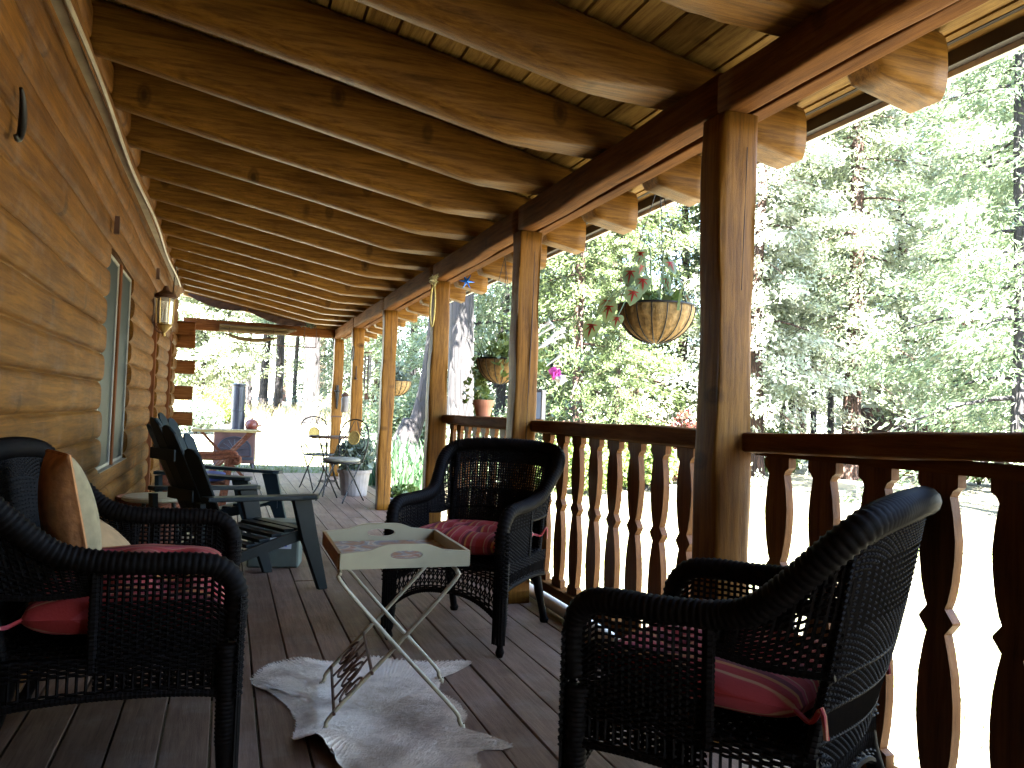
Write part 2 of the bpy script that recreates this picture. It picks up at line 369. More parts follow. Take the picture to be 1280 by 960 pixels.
# ------------------------------------------------------------------ ground
def sst(a, b, x):
    t = np.clip((x - a) / (b - a), 0, 1); return t * t * (3 - 2 * t)
def gz(x, y):
    x = np.asarray(x, float); y = np.asarray(y, float)
    yard = -.42 + .0 * x
    end = -.42 + .37 * sst(11.5, 13.4, y) + .026 * np.maximum(y - 14, 0)
    w = sst(1.7, 6.5, x - .28 * np.maximum(y - 13, 0))
    z = end * (1 - w) + yard * w
    r = np.hypot(x, y)
    z = z + w * .03 * np.maximum(r - 30, 0)
    z = z + .05 * np.sin(x * .9 + y * .4) * np.sin(y * .7 - x * .3) * sst(14.5, 22, np.hypot(x, y))
    return np.where((x < -.9) & (y < 12), -.42, np.minimum(z, 9))
gx = np.unique(np.concatenate([np.linspace(-400, -40, 13), np.linspace(-40, -4, 19), np.linspace(-4, 12, 49), np.linspace(12, 60, 33), np.linspace(60, 400, 15)]))
gy = np.unique(np.concatenate([np.linspace(-400, -40, 13), np.linspace(-40, 4, 23), np.linspace(4, 24, 61), np.linspace(24, 80, 38), np.linspace(80, 400, 15)]))
GX, GY = np.meshgrid(gx, gy, indexing='ij'); GZ = gz(GX, GY)
mb = MB(); ny = len(gy)
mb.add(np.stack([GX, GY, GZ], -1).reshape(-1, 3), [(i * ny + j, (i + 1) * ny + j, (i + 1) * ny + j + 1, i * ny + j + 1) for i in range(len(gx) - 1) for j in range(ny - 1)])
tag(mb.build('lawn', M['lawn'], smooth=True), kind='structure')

# ------------------------------------------------------------------ deck
YN, YF = -3.2, 13.4
mb = MB(); pitch = .15
for k in range(-5, 13):
    x0 = k * pitch + .004; x1 = (k + 1) * pitch - .004
    y = YN
    brk = [YN, YN + 2 + (k * 7 % 5) * .5, 3.9 + (k * 3 % 4) * 1.3, 8.1 + (k * 5 % 4) * 1.0, YF + .02 * (k % 3)]
    for a, b in zip(brk[:-1], brk[1:]):
        dz = .0015 * ((k * 13 + int(a * 7)) % 3)
        mb.box(x0, x1, a + .002, b - .002, -.035, -dz)
tag(mb.build('deck', M['deck'], bevel=.003), kind='structure')
mb = MB(); mb.box(1.90, 1.94, YN, YF - .05, -.30, -.037); mb.box(-.74, 1.90, YF - .09, YF - .05, -.10, -.037)
for k in range(12): mb.box(-.74, 1.80, YN + .2 + k * 1.35, YN + .25 + k * 1.35, -.20, -.037)
tag(mb.build('deck_frame', M['dark']), kind='structure')

# ------------------------------------------------------------------ cabin
cabin = thing('log_cabin', 'honey coloured log cabin wall with window running along the porch', 'cabin', (-.70, 0, 0))
WY0, WY1 = -3.2, 12.05
Z0, PL = -.30, .166
def wallx(z, y):
    """log bulge in cabin local x"""
    t = ((z - Z0) / PL) % 1.0
    k = math.floor((z - Z0) / PL)
    b = .034 * max(0., 1 - abs(2 * t - 1) ** (3.2 + 3 * max(0., min(1., (6.2 - y) / 1.5)))) ** .6 - .014
    return b + .006 * math.sin(y * 1.3 + k * 2.1) + .004 * math.sin(y * 3.7 + k * 5.3)
OPEN = [(5.20, 6.55, .66, 1.99), (8.32, 9.02, -.05, 1.94), (10.55, 11.35, -.05, 1.96)]    # window, trimmed door, far door
def hole(y, z):
    return any(a < y < b and c < z < d for a, b, c, d in OPEN)
zs = []
for k in range(20):
    zs += [Z0 + PL * (k + t) for t in (.0, .03, .1, .22, .36, .5, .64, .78, .9, .97)]
zs = [z for z in zs if z < 2.97]
for a, b, c, d in OPEN: zs += [c, d]
zs = sorted(set(round(z, 4) for z in zs))
ys = sorted(set([round(v, 3) for v in np.linspace(WY0, WY1, 96)] + [v for o in OPEN for v in o[:2]]))
mb = MB()
V = [(wallx(z, y) + (.05 if z > 2.60 else 0), y, z) for y in ys for z in zs]
nz = len(zs); F = []
for i in range(len(ys) - 1):
    for j in range(nz - 1):
        if hole((ys[i] + ys[i + 1]) / 2, (zs[j] + zs[j + 1]) / 2): continue
        F.append((i * nz + j, (i + 1) * nz + j, (i + 1) * nz + j + 1, i * nz + j + 1))
mb.add(V, F)
# log thickness seen at the cut edges of the openings: each log a rounded slab
for a, b, c, d in OPEN:
    for y, s in ((a, 1), (b, -1)):
        zz = [z for z in zs if c - .001 <= z <= d + .001]
        VV = [(wallx(z, y), y, z) for z in zz] + [(-.13, y, z) for z in zz]; n = len(zz)
        mb.add(VV, [(i, i + 1, n + i + 1, n + i) for i in range(n - 1)])
    mb.add([(-.13, a, d), (-.13, b, d), (wallx(d, a), a, d), (wallx(d, b), b, d)], [(0, 1, 3, 2)])
    mb.add([(-.13, a, c), (-.13, b, c), (wallx(c, a), a, c), (wallx(c, b), b, c)], [(0, 1, 3, 2)])
wall = mb.build('wall', M['log'], cabin, smooth=True)
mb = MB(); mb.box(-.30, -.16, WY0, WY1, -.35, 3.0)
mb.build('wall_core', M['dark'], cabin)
# end wall logs sticking out at the corner
for k in range(15):
    z = -.06 + k * .182
    if z > 2.2: break
    mb = MB(); L = .24 + .02 * ((k * 7) % 4) / 3
    sec = [(math.cos(t) * 1.0, math.sin(t) * .74) for t in np.linspace(0, 2 * PI, 15)[:-1]]
    if k % 2 == 1 or k > 10:
        mb.tube([(-.30, 12.14, z), (0, 12.14, z), (L, 12.14, z)], .10, sec=sec, ref=(0, 1, 0))
        mb.build('log_end', M['beamx'], cabin, bevel=.006)
mb = MB()
for k in range(9): mb.tube([(-9, 12.14, -.3 + k * .36), (-.05, 12.14, -.3 + k * .36)], .17, 12)
mb.build('end_wall', M['beamx'], cabin, smooth=True)
mb = MB()
for k in range(19): mb.tube([(.0, -1.45, Z0 + PL * (k + .5)), (2.20, -1.45, Z0 + PL * (k + .5))], .10, 12)
mb.build('return_wall', M['log'], cabin, smooth=True)
# top plate and conduit
mb = MB(); pts = [(.115 + .01 * math.sin(y * 2.1), y, 2.47 + .006 * math.sin(y * 1.1)) for y in np.linspace(WY0, 10.3, 60)]
mb.tube(pts, .011, 8)
mb.box(.06, .10, WY0, 10.3, 2.474, 2.482)
mb.build('conduit', M['conduit'], cabin, smooth=False)
mb = MB(); mb.tube(spline([(.10, 9.9, 2.50), (.09, 10.1, 2.62), (.09, 9.75, 2.60), (.09, 9.6, 2.35), (.085, 9.62, 2.25)], 30), .007, 6)
mb.build('cable', M['iron'], cabin, smooth=True)
# window
win = MB(); a, b, c, d = OPEN[0]
for y0, y1 in ((a + .002, a + .64), (a + .71, b - .004)):
    for (p, q, r_, s_) in ((y0, y0 + .022, c + .004, d - .004), (y1 - .022, y1, c + .004, d - .004)): win.box(-.03, -.006, p, q, r_, s_)
    win.box(-.031, -.005, y0 + .023, y1 - .023, c + .004, c + .026); win.box(-.031, -.005, y0 + .023, y1 - .023, d - .026, d - .004)
wobj = win.build('window', M['white_frame'], cabin, bevel=.003)
mb = MB(); mb.box(-.022, -.014, a + .015, a + .63, c + .015, d - .015); mb.box(-.022, -.014, a + .72, b - .015, c + .015, d - .015)
mb.build('pane', M['glass'], wobj)
mb = MB(); mb.box(-.10, .008, a + .645, a + .705, c, d); mb.build('mullion', M['trim'], wobj, bevel=.004)
mb = MB(); mb.box(-.10, .024, a, b, c - .0, c + .003); mb.build('sill', M['white_frame'], wobj)
# doors with dark trim boards
for (a, b, c, d) in OPEN[1:]:
    mb = MB(); mb.box(-.11, -.075, a + .10, b - .10, .0, d - .08)
    dr = mb.build('door', M['trim'], cabin, bevel=.004)
    mb = MB()
    for y0, y1 in ((a, a + .10), (b - .10, b)):
        outl = [(y1, .0)] + [(y1, d)] + [(y0 + (.018 * math.sin((z - Z0) / PL * 2 * PI) if y0 == a else 0), z) for z in np.linspace(d, 0, 60)]
        mb.prism(outl, lambda u, v, k: (-.09 + .085 * k, u, v))
    mb.box(-.09, -.005, a + .101, b - .101, d - .09, d)
    mb.build('door_frame', M['trim'], dr)
    mb = MB(); mb.lathe([(0, 0), (.025, .004), (.03, .02), (.02, .035), (0, .04)], n=12)
    k = mb.build('door_handle', M['brass'], dr, smooth=True); k.rotation_euler = (0, R(90), 0); k.location = (-.075, a + .16, 1.0)

# iron wall ornaments (each hangs from the wall)
t = tag(MB().tube([(-.655, 2.86 + .06 * math.cos(u), 1.985 + .085 * math.sin(u)) for u in np.linspace(-1.9, 1.3, 16)], [.006 + .007 * math.sin(PI * i / 15) for i in range(16)], 8).build('iron_hook', M['iron'], smooth=True),
        'dark curved iron hook on the log wall, nearest to the camera', 'hook')
for (y, z, lab) in ((5.2, 2.12, 'dark iron wedge peg on the log wall just above the window'), (8.1, 2.27, 'small dark iron wedge peg high on the wall near the lantern')):
    mb = MB(); mb.add([(-.67, y - .01, z - .05), (-.67, y + .035, z - .05), (-.67, y + .05, z + .06), (-.67, y + .02, z + .06), (-.64, y, z - .05), (-.64, y + .025, z - .05), (-.645, y + .045, z + .06), (-.645, y + .03, z + .06)],
                      [(0, 1, 2, 3), (4, 7, 6, 5), (0, 4, 5, 1), (2, 6, 7, 3), (1, 5, 6, 2), (0, 3, 7, 4)])
    tag(mb.build('iron_peg', M['rust']), lab, 'peg', 'iron pegs on the cabin wall')

# wall lantern
lan = thing('wall_lantern', 'glass and brown metal carriage lantern mounted on the log wall', 'lantern', (-.585, 8.2, 1.93)); lan.scale = (.98, .98, .98)
mb = MB(); mb.lathe([(0, .26), (.02, .25), (.035, .21), (.095, .17), (.105, .14), (.085, .13), (0, .13)], n=14); mb.build('cap', M['rust'], lan)
mb = MB(); mb.lathe([(.075, .13), (.078, .10), (.07, -.10), (.06, -.12)], n=14); mb.build('glass', M['clear'], lan)
mb = MB()
for k in range(6):
    u = k * PI / 3; mb.tube([(.082 * math.cos(u), .082 * math.sin(u), .13), (.073 * math.cos(u), .073 * math.sin(u), -.11)], .004, 5)
mb.lathe([(.065, -.115), (.07, -.13), (.04, -.17), (.015, -.2), (.018, -.23), (0, -.24)], n=14)
mb.build('cage', M['brass'], lan)
mb = MB(); mb.lathe([(.018, -.11), (.018, .0), (.012, .03), (0, .05)], n=10); mb.build('candle_bulb', M['white_frame'], lan, smooth=True)
mb = MB(); mb.tube(spline([(-.10, 0, -.02), (-.08, 0, -.16), (-.02, 0, -.20), (0, 0, -.17)], 12), .009, 6); mb.box(-.11, -.095, -.05, .05, -.12, .12); mb.build('wall_bracket', M['rust'], lan)

# ------------------------------------------------------------------ porch roof
roof = thing('porch_roof', 'sloping log rafter porch roof with boarded underside and dark eaves', 'roof')
XW, SL, ZB = -.66, .195, 2.665
rbot = lambda x: ZB - SL * (x - XW)
RH = .25
BT = 2.315
def rafter_mesh(seed):
    r_ = random.Random(seed)
    ph = [r_.uniform(0, 6) for _ in range(6)]
    n = 20; nx = 46; X0, X1 = XW - .02, 2.11
    mb = MB(); V = []
    xs = np.linspace(X0, X1, nx)
    for x in xs:
        w = .094 + .006 * math.sin(x * 1.7 + ph[0]) + .004 * math.sin(x * 4.1 + ph[1]); h = RH / 2 + .004 * math.sin(x * 2.3 + ph[2])
        cz = rbot(x) + RH / 2 + .006 * math.sin(x * 1.9 + ph[3]); cy = .010 * math.sin(x * 1.3 + ph[4])
        for k in range(n):
            t = 2 * PI * k / n; c, s = math.cos(t), math.sin(t)
            y = cy + w * math.copysign(abs(c) ** .62, c); z = cz + h * math.copysign(abs(s) ** .72, s)
            z = max(z, rbot(x) + .022 if x > 1.80 else z)
            if 1.0 < x < 1.80: z = max(z, BT)
            z = min(z, rbot(x) + RH - .002)
            V.append((x, y, z))
    F = [(i * n + k, (i + 1) * n + k, (i + 1) * n + (k + 1) % n, i * n + (k + 1) % n) for i in range(nx - 1) for k in range(n)]
    F += [tuple(range(n)), tuple((nx - 1) * n + k for k in range(n))[::-1]]
    mb.add(V, F)
    return mb
RM = []
for s in range(4):
    o = rafter_mesh(s).build('rafter', M['rafter'], roof)
    RM.append(o)
RAF_Y = [4.03 + .68 * k for k in range(-10, 14)]
for i, y in enumerate(RAF_Y):
    o = RM[i] if i < 4 else RM[i % 4].copy()
    if i >= 4: COL.objects.link(o); o.parent = roof
    o.location = (0, y, 0)
for o in RM:
    for p in o.data.polygons: p.use_smooth = len(p.vertices) == 4
    md = o
mb = MB()                                           # boards, each a strip with a shallow V groove between
x = -.80; y0, y1 = -3.3, 13.3
while x < 2.2:
    x2 = x + .14
    za, zb = rbot(x + .006) + RH, rbot(x2 - .006) + RH
    mb.add([(x + .006, y0, za), (x2 - .006, y0, zb), (x2 - .006, y1, zb), (x + .006, y1, za), (x + .0, y0, za + .03), (x2, y0, zb + .03), (x2, y1, zb + .03), (x, y1, za + .03)],
           [(0, 3, 2, 1), (0, 1, 5, 4), (1, 2, 6, 5), (2, 3, 7, 6), (3, 0, 4, 7)])
    x = x2
mb.build('roof_board', M['board'], roof)
mb = MB(); xa, xb = -.9, 2.27
mb.add([(xa, y0 - .05, rbot(xa) + RH + .031), (xb, y0 - .05, rbot(xb) + RH + .031), (xb, y1 + .05, rbot(xb) + RH + .031), (xa, y1 + .05, rbot(xa) + RH + .031),
        (xa, y0 - .05, rbot(xa) + RH + .07), (xb, y0 - .05, rbot(xb) + RH + .07), (xb, y1 + .05, rbot(xb) + RH + .07), (xa, y1 + .05, rbot(xa) + RH + .07)],
       [(0, 3, 2, 1), (4, 5, 6, 7), (0, 1, 5, 4), (1, 2, 6, 5), (2, 3, 7, 6), (3, 0, 4, 7)])
mb.build('roof_cover', M['roofout'], roof)
mb = MB(); mb.box(2.215, 2.25, y0, y1, 2.305, 2.415); mb.box(2.17, 2.213, y0, y1, 2.36, 2.385); mb.build('fascia', M['fascia'], roof)
mb = MB(); mb.box(2.252, 2.275, y0, y1, 2.285, 2.43); mb.build('drip_edge', M['drip'], roof)

def hewn(mb, p, q, w, h, seed=0, nseg=24, e=.35, amp=.006, n=20, up=(0, 0, 1), taper=0.):
    """hand-hewn timber: rounded rectangular section with gentle waves along it"""
    p = np.array(p, float); q = np.array(q, float); d = q - p; L = np.linalg.norm(d); d /= L
    u = np.array(up, float); a = np.cross(d, u); a /= np.linalg.norm(a); b = np.cross(a, d)
    r_ = random.Random(seed); ph = [r_.uniform(0, 6.3) for _ in range(10)]
    V = []
    for i in range(nseg + 1):
        t = i / nseg; s = t * L
        for k in range(n):
            th = 2 * PI * (k + .5) / n; c, sn = math.cos(th), math.sin(th)
            sg = 0 if abs(c) > abs(sn) else 1
            side = (c > 0) if sg == 0 else (sn > 0)
            o = amp * (math.sin(s * 3.1 + ph[sg * 2 + side]) + .7 * math.sin(s * 7.3 + ph[4 + sg * 2 + side]) + .3 * math.sin(s * 17 + ph[8]))
            x = (w / 2 + (o if sg == 0 else 0)) * math.copysign(abs(c) ** e, c); y = (h / 2 + (o if sg else 0)) * math.copysign(abs(sn) ** e, sn)
            V.append(p + d * s + a * x + b * y)
    F = [(i * n + k, (i + 1) * n + k, (i + 1) * n + (k + 1) % n, i * n + (k + 1) % n) for i in range(nseg) for k in range(n)]
    F += [tuple(range(n)), tuple(nseg * n + k for k in range(n))[::-1]]
    return mb.add(V, F)

POSTY = [-1.84, .26, 2.33, 4.37, 6.42, 8.62, 10.83, 12.83]      # near faces of the posts
PW = .145
cuts = [-3.3] + [y + .05 for y in POSTY[:-1]] + [13.0]
for i in range(len(cuts) - 1):
    mb = MB(); dz = -.012 if i == 2 else (.006 if i % 2 else 0)
    hewn(mb, (1.622, cuts[i] + .004, 2.242 + dz), (1.622, cuts[i + 1] - .004, 2.242), .105, .148, seed=i + 3, nseg=20, amp=.0035, e=.3)
    mb.build('beam', M['beam'], roof, smooth=True)
mb = MB(); mb.box(1.705, 1.775, -3.3, 13.0, 2.185, 2.313); mb.build('outer_beam', M['beam'], roof, bevel=.006)
mb = MB(); mb.box(1.676, 1.703, -3.3, 13.0, 2.24, 2.312); mb.build('beam_packing', M['trim'], roof)
mb = MB(); hewn(mb, (-.66, 12.93, 2.26), (1.565, 12.93, 2.26), .13, .17, seed=44, amp=.006, e=.5); mb.build('cross_beam', M['beamx'], roof, smooth=True)

# ------------------------------------------------------------------ posts
PL_ = {2: 'thick log porch post nearest the camera, between the two front railings', 3: 'cracked log porch post behind the wicker armchair, at the far end of the baluster railing',
       4: 'log porch post with a straw hoop hanging at its top', 5: 'log porch post standing free just right of the bistro chairs',
       6: 'pale log porch post with an iron ring hanging near its top, behind the bistro chairs', 7: 'farthest pale log porch post holding the iron candle sconce',
       1: 'log porch post beside the camera, outside the right edge', 0: 'log porch post behind the camera'}
for i, y in enumerate(POSTY):
    if i < 1: continue
    o = thing('porch_post', PL_[i], 'post', (1.645, y + PW / 2, 0), 0, 'log posts along the porch edge')
    mb = MB(); w = PW if i < 6 else PW * 1.06
    hewn(mb, (0, 0, 0), (0, 0, 2.168), w, w, seed=20 + i, nseg=30, e=.22, amp=.006, up=(0, 1, 0))
    mb.build('shaft', M['post'], o, smooth=True)
    if i in (2, 3, 5):
        mb = MB(); r_ = random.Random(i)
        pts = [(.012 + .008 * math.sin(z * 2.4 + i), -w / 2 - .0075, z) for z in np.linspace(.15 if i != 2 else 1.55, 2.05, 40)]
        rad = [.0015 + .0028 * abs(math.sin(k * .17 + i)) for k in range(40)]
        if i == 3: mb.tube(pts, rad, 5)
        else: mb.tube(pts[::1], np.array(rad) * .5, 5)
        mb.build('crack', M['crack'], o)
    if i == 7:
        mb = MB(); mb.box(-w / 2 - .012, w / 2 + .012, -w / 2 - .012, w / 2 + .012, .93, .95); mb.build('tie_band', M['rust'], o)

# ------------------------------------------------------------------ railings
BP = []
def prof():
    half = [(.058, .985), (.058, .945), (.044, .935), (.036, .92), (.046, .87), (.0525, .81), (.051, .76), (.044, .70), (.034, .655), (.026, .635), (.049, .605), (.049, .60), (.026, .570),
            (.036, .53), (.047, .47), (.053, .40), (.053, .34), (.047, .27), (.038, .215), (.036, .205), (.058, .195), (.058, .155)]
    half = [(u * 1.06, 1.1 + (z - 1.1) * 1.0) for u, z in half]
    return half + [(-u, z) for u, z in half[::-1]]
mb = MB(); mb.prism(prof(), lambda u, v, k: (-.014 + .028 * k, u, v))
BALM = mb.mesh('baluster', M['baluster'])
def railing(y0, y1, label, n, skip=0, gap=0.):
    o = thing('porch_railing', label, 'railing', (1.752, (y0 + y1) / 2, .006), 0, 'sawn baluster railings between the posts')
    L = (y1 - y0) / 2
    mb = MB(); hewn(mb, (0, -L, 1.022 + gap), (0, L, 1.022), .145, .072, seed=int(y0 * 10) + 60, nseg=30, amp=.003, e=.28)
    mb.build('handrail', M['rail'], o, smooth=True)
    mb = MB(); mb.box(-.024, .03, -L + .003, L - .003, .978, .995 + gap * .3); mb.build('rail_batten', M['rail'], o)
    mb = MB(); mb.box(-.04, .04, -L, L, .105, .157); mb.build('bottom_rail', M['rail'], o, bevel=.006)
    for k in range(n):
        b = bpy.data.objects.new('baluster', BALM); COL.objects.link(b); b.parent = o
        b.location = (0, -L + (k + .5) * 2 * L / n, 0)
railing(.26 + PW, 2.33, 'nearest porch railing, right of the thick front post, with chunky diamond balusters', 9, 0, .062)
railing(2.33 + PW, 4.37, 'middle porch railing behind the wicker armchair facing the camera', 9)
railing(4.37 + PW, 6.42, 'farther porch railing with a terracotta pot standing on its handrail', 9)

# ------------------------------------------------------------------ wicker furniture
def wicker_part(surf, mb, nu_st, nw, density, lu, lv, r_st=.0042, r_w=.0032, seg=4):
    """weave on surf(u, v) in [0,1]^2 : nu_st stakes along v; nw weavers along u kept where density(v, k) is true"""
    for i in range(nu_st):
        u = (i + .5) / nu_st
        mb.tube([surf(u, v) for v in np.linspace(0, 1, lv)], r_st, 4, cap=False)
    eps = 1e-3
    for k in range(nw):
        v = (k + .5) / nw
        if not density(v, k): continue
        us = np.linspace(0, 1, nu_st * seg + 1)
        P = np.array([surf(u, v) for u in us])
        Pu = np.array([surf(min(u + eps, 1), v) for u in us]) - np.array([surf(max(u - eps, 0), v) for u in us])
        Pv = np.array([surf(u, min(v + eps, 1)) for u in us]) - np.array([surf(u, max(v - eps, 0)) for u in us])
        N = unit(np.cross(Pu, Pv))
        P = P + N * (.0048 * np.cos(us * nu_st * PI + PI * (k % 2)))[:, None]
        mb.tube(P, r_w, 4, cap=False)

def wrapped(mb, pts, r, pitchl=.015, n=10, ripple=.16):
    P = np.asarray(pts, float); seg = np.linalg.norm(np.diff(P, axis=0), axis=1); L = seg.sum()
    N = max(6, int(L / pitchl * 3.0)); s = np.concatenate([[0], np.cumsum(seg)]); q = np.linspace(0, L, N)
    Q = np.stack([np.interp(q, s, P[:, k]) for k in range(3)], 1)
    rr = np.interp(q, s, np.broadcast_to(r, (len(P),)))
    rr = rr * (1 - ripple * (.5 + .5 * np.cos(q / pitchl * 2 * PI)))
    mb.tube(Q, rr, n, cap=True)

def wicker_seat(name, label, cat, loc, rz, w, group=None):
    o = thing(name, label, cat, loc, rz, group)
    h = w / 2                                                      # half distance between the arm rolls
    TX = lambda x: math.copysign(max(abs(x), 0), x)
    def rimside(sx):                                               # from the arm up the wing to the middle of the back
        return [np.array((sx * x, y, z)) for x, y, z in ((h + .004, -.05, .662), (h + .014, -.14, .69), (h + .032, -.225, .76), (h + .045, -.305, .84), (h + .012, -.365, .898), (h * .6, -.392, .92), (0, -.398, .925))]
    def front(sx):
        return [np.array((sx * (h + dx), y, z)) for dx, y, z in ((.010, .08, .652), (.012, .20, .650), (.008, .275, .638), (.002, .318, .596), (-.004, .33, .53), (-.008, .325, .44))]
    path = spline(front(-1)[::-1] + rimside(-1) + rimside(1)[-2::-1] + front(1), 160)
    mb = MB(); rad = [.031 + .006 * math.sin(i / 159 * PI) for i in range(160)]
    wrapped(mb, path, rad, .017, 12, .14); mb.build('rolled_rim', M['wicker'], o, smooth=True)
    # back
    def bs(u, v):
        s = 2 * u - 1; a = abs(s); T = np.array((s * (h + .03), -.398 + .05 * a ** 4, .922 - .06 * a ** 5)); B = np.array((s * h * .9, -.25 - .035 * (1 - s * s), .36))
        p = B + (T - B) * v; p[1] -= .015 * math.sin(PI * v) * (1 - s * s); return p
    ns = int(46 * (.5 + .5 * w / .62)); mb = MB()
    def dens(v, k):
        if v < .12: return True
        if v < .27: return False
        if v < .58: return True
        if v < .84: return k % 2 == 0
        return True
    wicker_part(bs, mb, ns, 80, dens, 0, 14, r_st=.0058, r_w=.0037, seg=3)
    for i in range(0, ns - 2, 2):                                   # crossed open lattice band
        u0 = (i + .5) / ns; u1 = (i + 2.5) / ns
        mb.tube([bs(u0, .12), bs(u1, .27)], .003, 4, False); mb.tube([bs(u1, .12), bs(u0, .27)], .003, 4, False)
    for v in (.12, .27, .40): wrapped(mb, [bs(u, v) for u in np.linspace(0, 1, 40)], .008, .012, 6)
    mb.build('backrest', M['wicker'], o)
    for sx in (-1, 1):                                              # woven wings between back and arm, open underneath
        wr = spline(rimside(sx)[:5], 30)[::-1]
        def ws(u, v):
            k = u * 29; q = int(min(k, 28)); T = wr[q] + (wr[q + 1] - wr[q]) * (k - q)
            y0 = -.335 + .30 * u; B = np.array((sx * (h - .012), y0 + .03 * (1 - u), .575 - .01 * math.sin(PI * u))); return B + (T - B) * v
        mb = MB(); wicker_part(ws, mb, 15, 26, lambda v, k: v < .3 or v > .75 or k % 2 == 0, 0, 6, .0045, .0036)
        wrapped(mb, [ws(u, 0) for u in np.linspace(0, 1, 14)], .010, .012, 7); wrapped(mb, [(sx * h * .9, -.25, .38), (sx * (h - .02), -.345, .86)], .016, .013, 8)
        mb.build('wing_panel', M['wicker'], o)
    # arms
    for sx in (-1, 1):
        def as_(u, v):
            y = -.03 + .34 * u
            zt = .655 - .05 * max(0, (u - .85) / .15)
            b = .30 + .0 * u
            return np.array((sx * (h - .01 + .012 * v), y, b + (zt - b) * v))
        mb = MB(); wrapped(mb, [(sx * (h - .005), -.035, .36), (sx * (h + .002), -.035, .65)], .014, .012, 7); wicker_part(as_, mb, 18, 44, lambda v, k: v < .70 or v > .92 or k % 2 == 0, 0, 8, .005, .0039)
        mb.build('arm_panel', M['wicker'], o)
        def fs(u, v):                                               # front face of the arm, down the leg
            x = sx * (h + .034 - .068 * u); return np.array((x, .335 + .014 * math.sin(PI * u), .06 + .50 * v))
        mb = MB(); wicker_part(fs, mb, 6, 54, lambda v, k: v > .42, 0, 8, .0045, .0038)
        mb.build('arm_front', M['wicker'], o)
    # seat
    mb = MB(); mb.box(-h + .015, h - .015, -.27, .315, .375, .395)
    wicker_part(lambda u, v: np.array((-h + .02 + (2 * h - .04) * u, -.26 + .57 * v, .399)), mb, 24, 30, lambda v, k: True, 0, 4)
    mb.build('seat', M['wicker'], o)
    # apron on four sides with an arched foot
    def apron(p, q, zt, zc, ze, lat=True):
        p = np.array(p); q = np.array(q)
        def f(u, v):
            zb = zc - (zc - ze) * abs(2 * u - 1) ** 2.6
            xy = p + (q - p) * u; return np.array((xy[0], xy[1], zt + (zb - zt) * v))
        mb = MB(); n = int(np.linalg.norm(q - p) / .022)
        wicker_part(f, mb, n, 16, lambda v, k: v < (.30 if lat else .45) or v > .80, 0, 5, .004, .0036)
        for i in range(n - 1 if lat else 0):
            u0, u1 = (i + .5) / n, (i + 1.5) / n
            for va, vb in ((.3, .55), (.55, .8)):
                mb.tube([f(u0, va), f(u1, vb)], .003, 4, False); mb.tube([f(u1, va), f(u0, vb)], .003, 4, False)
        wrapped(mb, [f(u, 1.) for u in np.linspace(0, 1, 24)], .011, .012, 7)
        mb.build('apron', M['wicker'], o)
    apron((-h, .33), (h, .33), .40, .265, .15)
    apron((-h, -.26), (-h, .33), .40, .295, .275, False); apron((h, -.26), (h, .33), .40, .295, .275, False)
    apron((-h * .9, -.27), (h * .9, -.27), .40, .28, .22)
    for sx in (-1, 1):
        mb = MB(); wrapped(mb, [(sx * h, .31, .42), (sx * h, .315, .14)], .031, .012, 10)
        mb.lathe([(0, .0), (.014, .0), (.021, .02), (.014, .045), (.02, .06), (.024, .10), (.027, .145)], (sx * h, .315, 0), 12)
        mb.build('leg', M['wicker'], o, smooth=True)
        mb = MB(); mb.tube(spline([(sx * h * .85, -.23, .40), (sx * h * .88, -.27, .22), (sx * h * .92, -.36, .015)], 12), [.026] * 4 + [.023] * 4 + [.019] * 4, 10)
        mb.lathe([(0, 0), (.02, 0), (.025, .015), (.018, .03), (0, .031)], (sx * h * .92, -.362, 0), 10)
        mb.build('leg', M['wicker'], o, smooth=True)
    return o

def cushion(mb, w, d, t, tufts=(), e=.35, n=34, sag=0.):
    nn = n
    def top(u, v, sgn):
        a, b = 2 * u - 1, 2 * v - 1
        A = math.copysign(abs(a) ** .8, a); B = math.copysign(abs(b) ** .8, b)
        prof_ = (max(0., 1 - abs(A) ** 3.2) * max(0., 1 - abs(B) ** 3.2)) ** .42
        k = 1 - .04 * (a * a * b * b)
        z = sgn * t / 2 * prof_
        for (x, y) in tufts:
            z -= sgn * t * .33 * math.exp(-((A * w / 2 - x) ** 2 + (B * d / 2 - y) ** 2) / .0022)
        return (A * w / 2 * k, B * d / 2 * k, z)
    mb.grid(lambda u, v: top(u, v, 1), nn, nn); mb.grid(lambda u, v: top(u, 1 - v, -1), nn, nn)

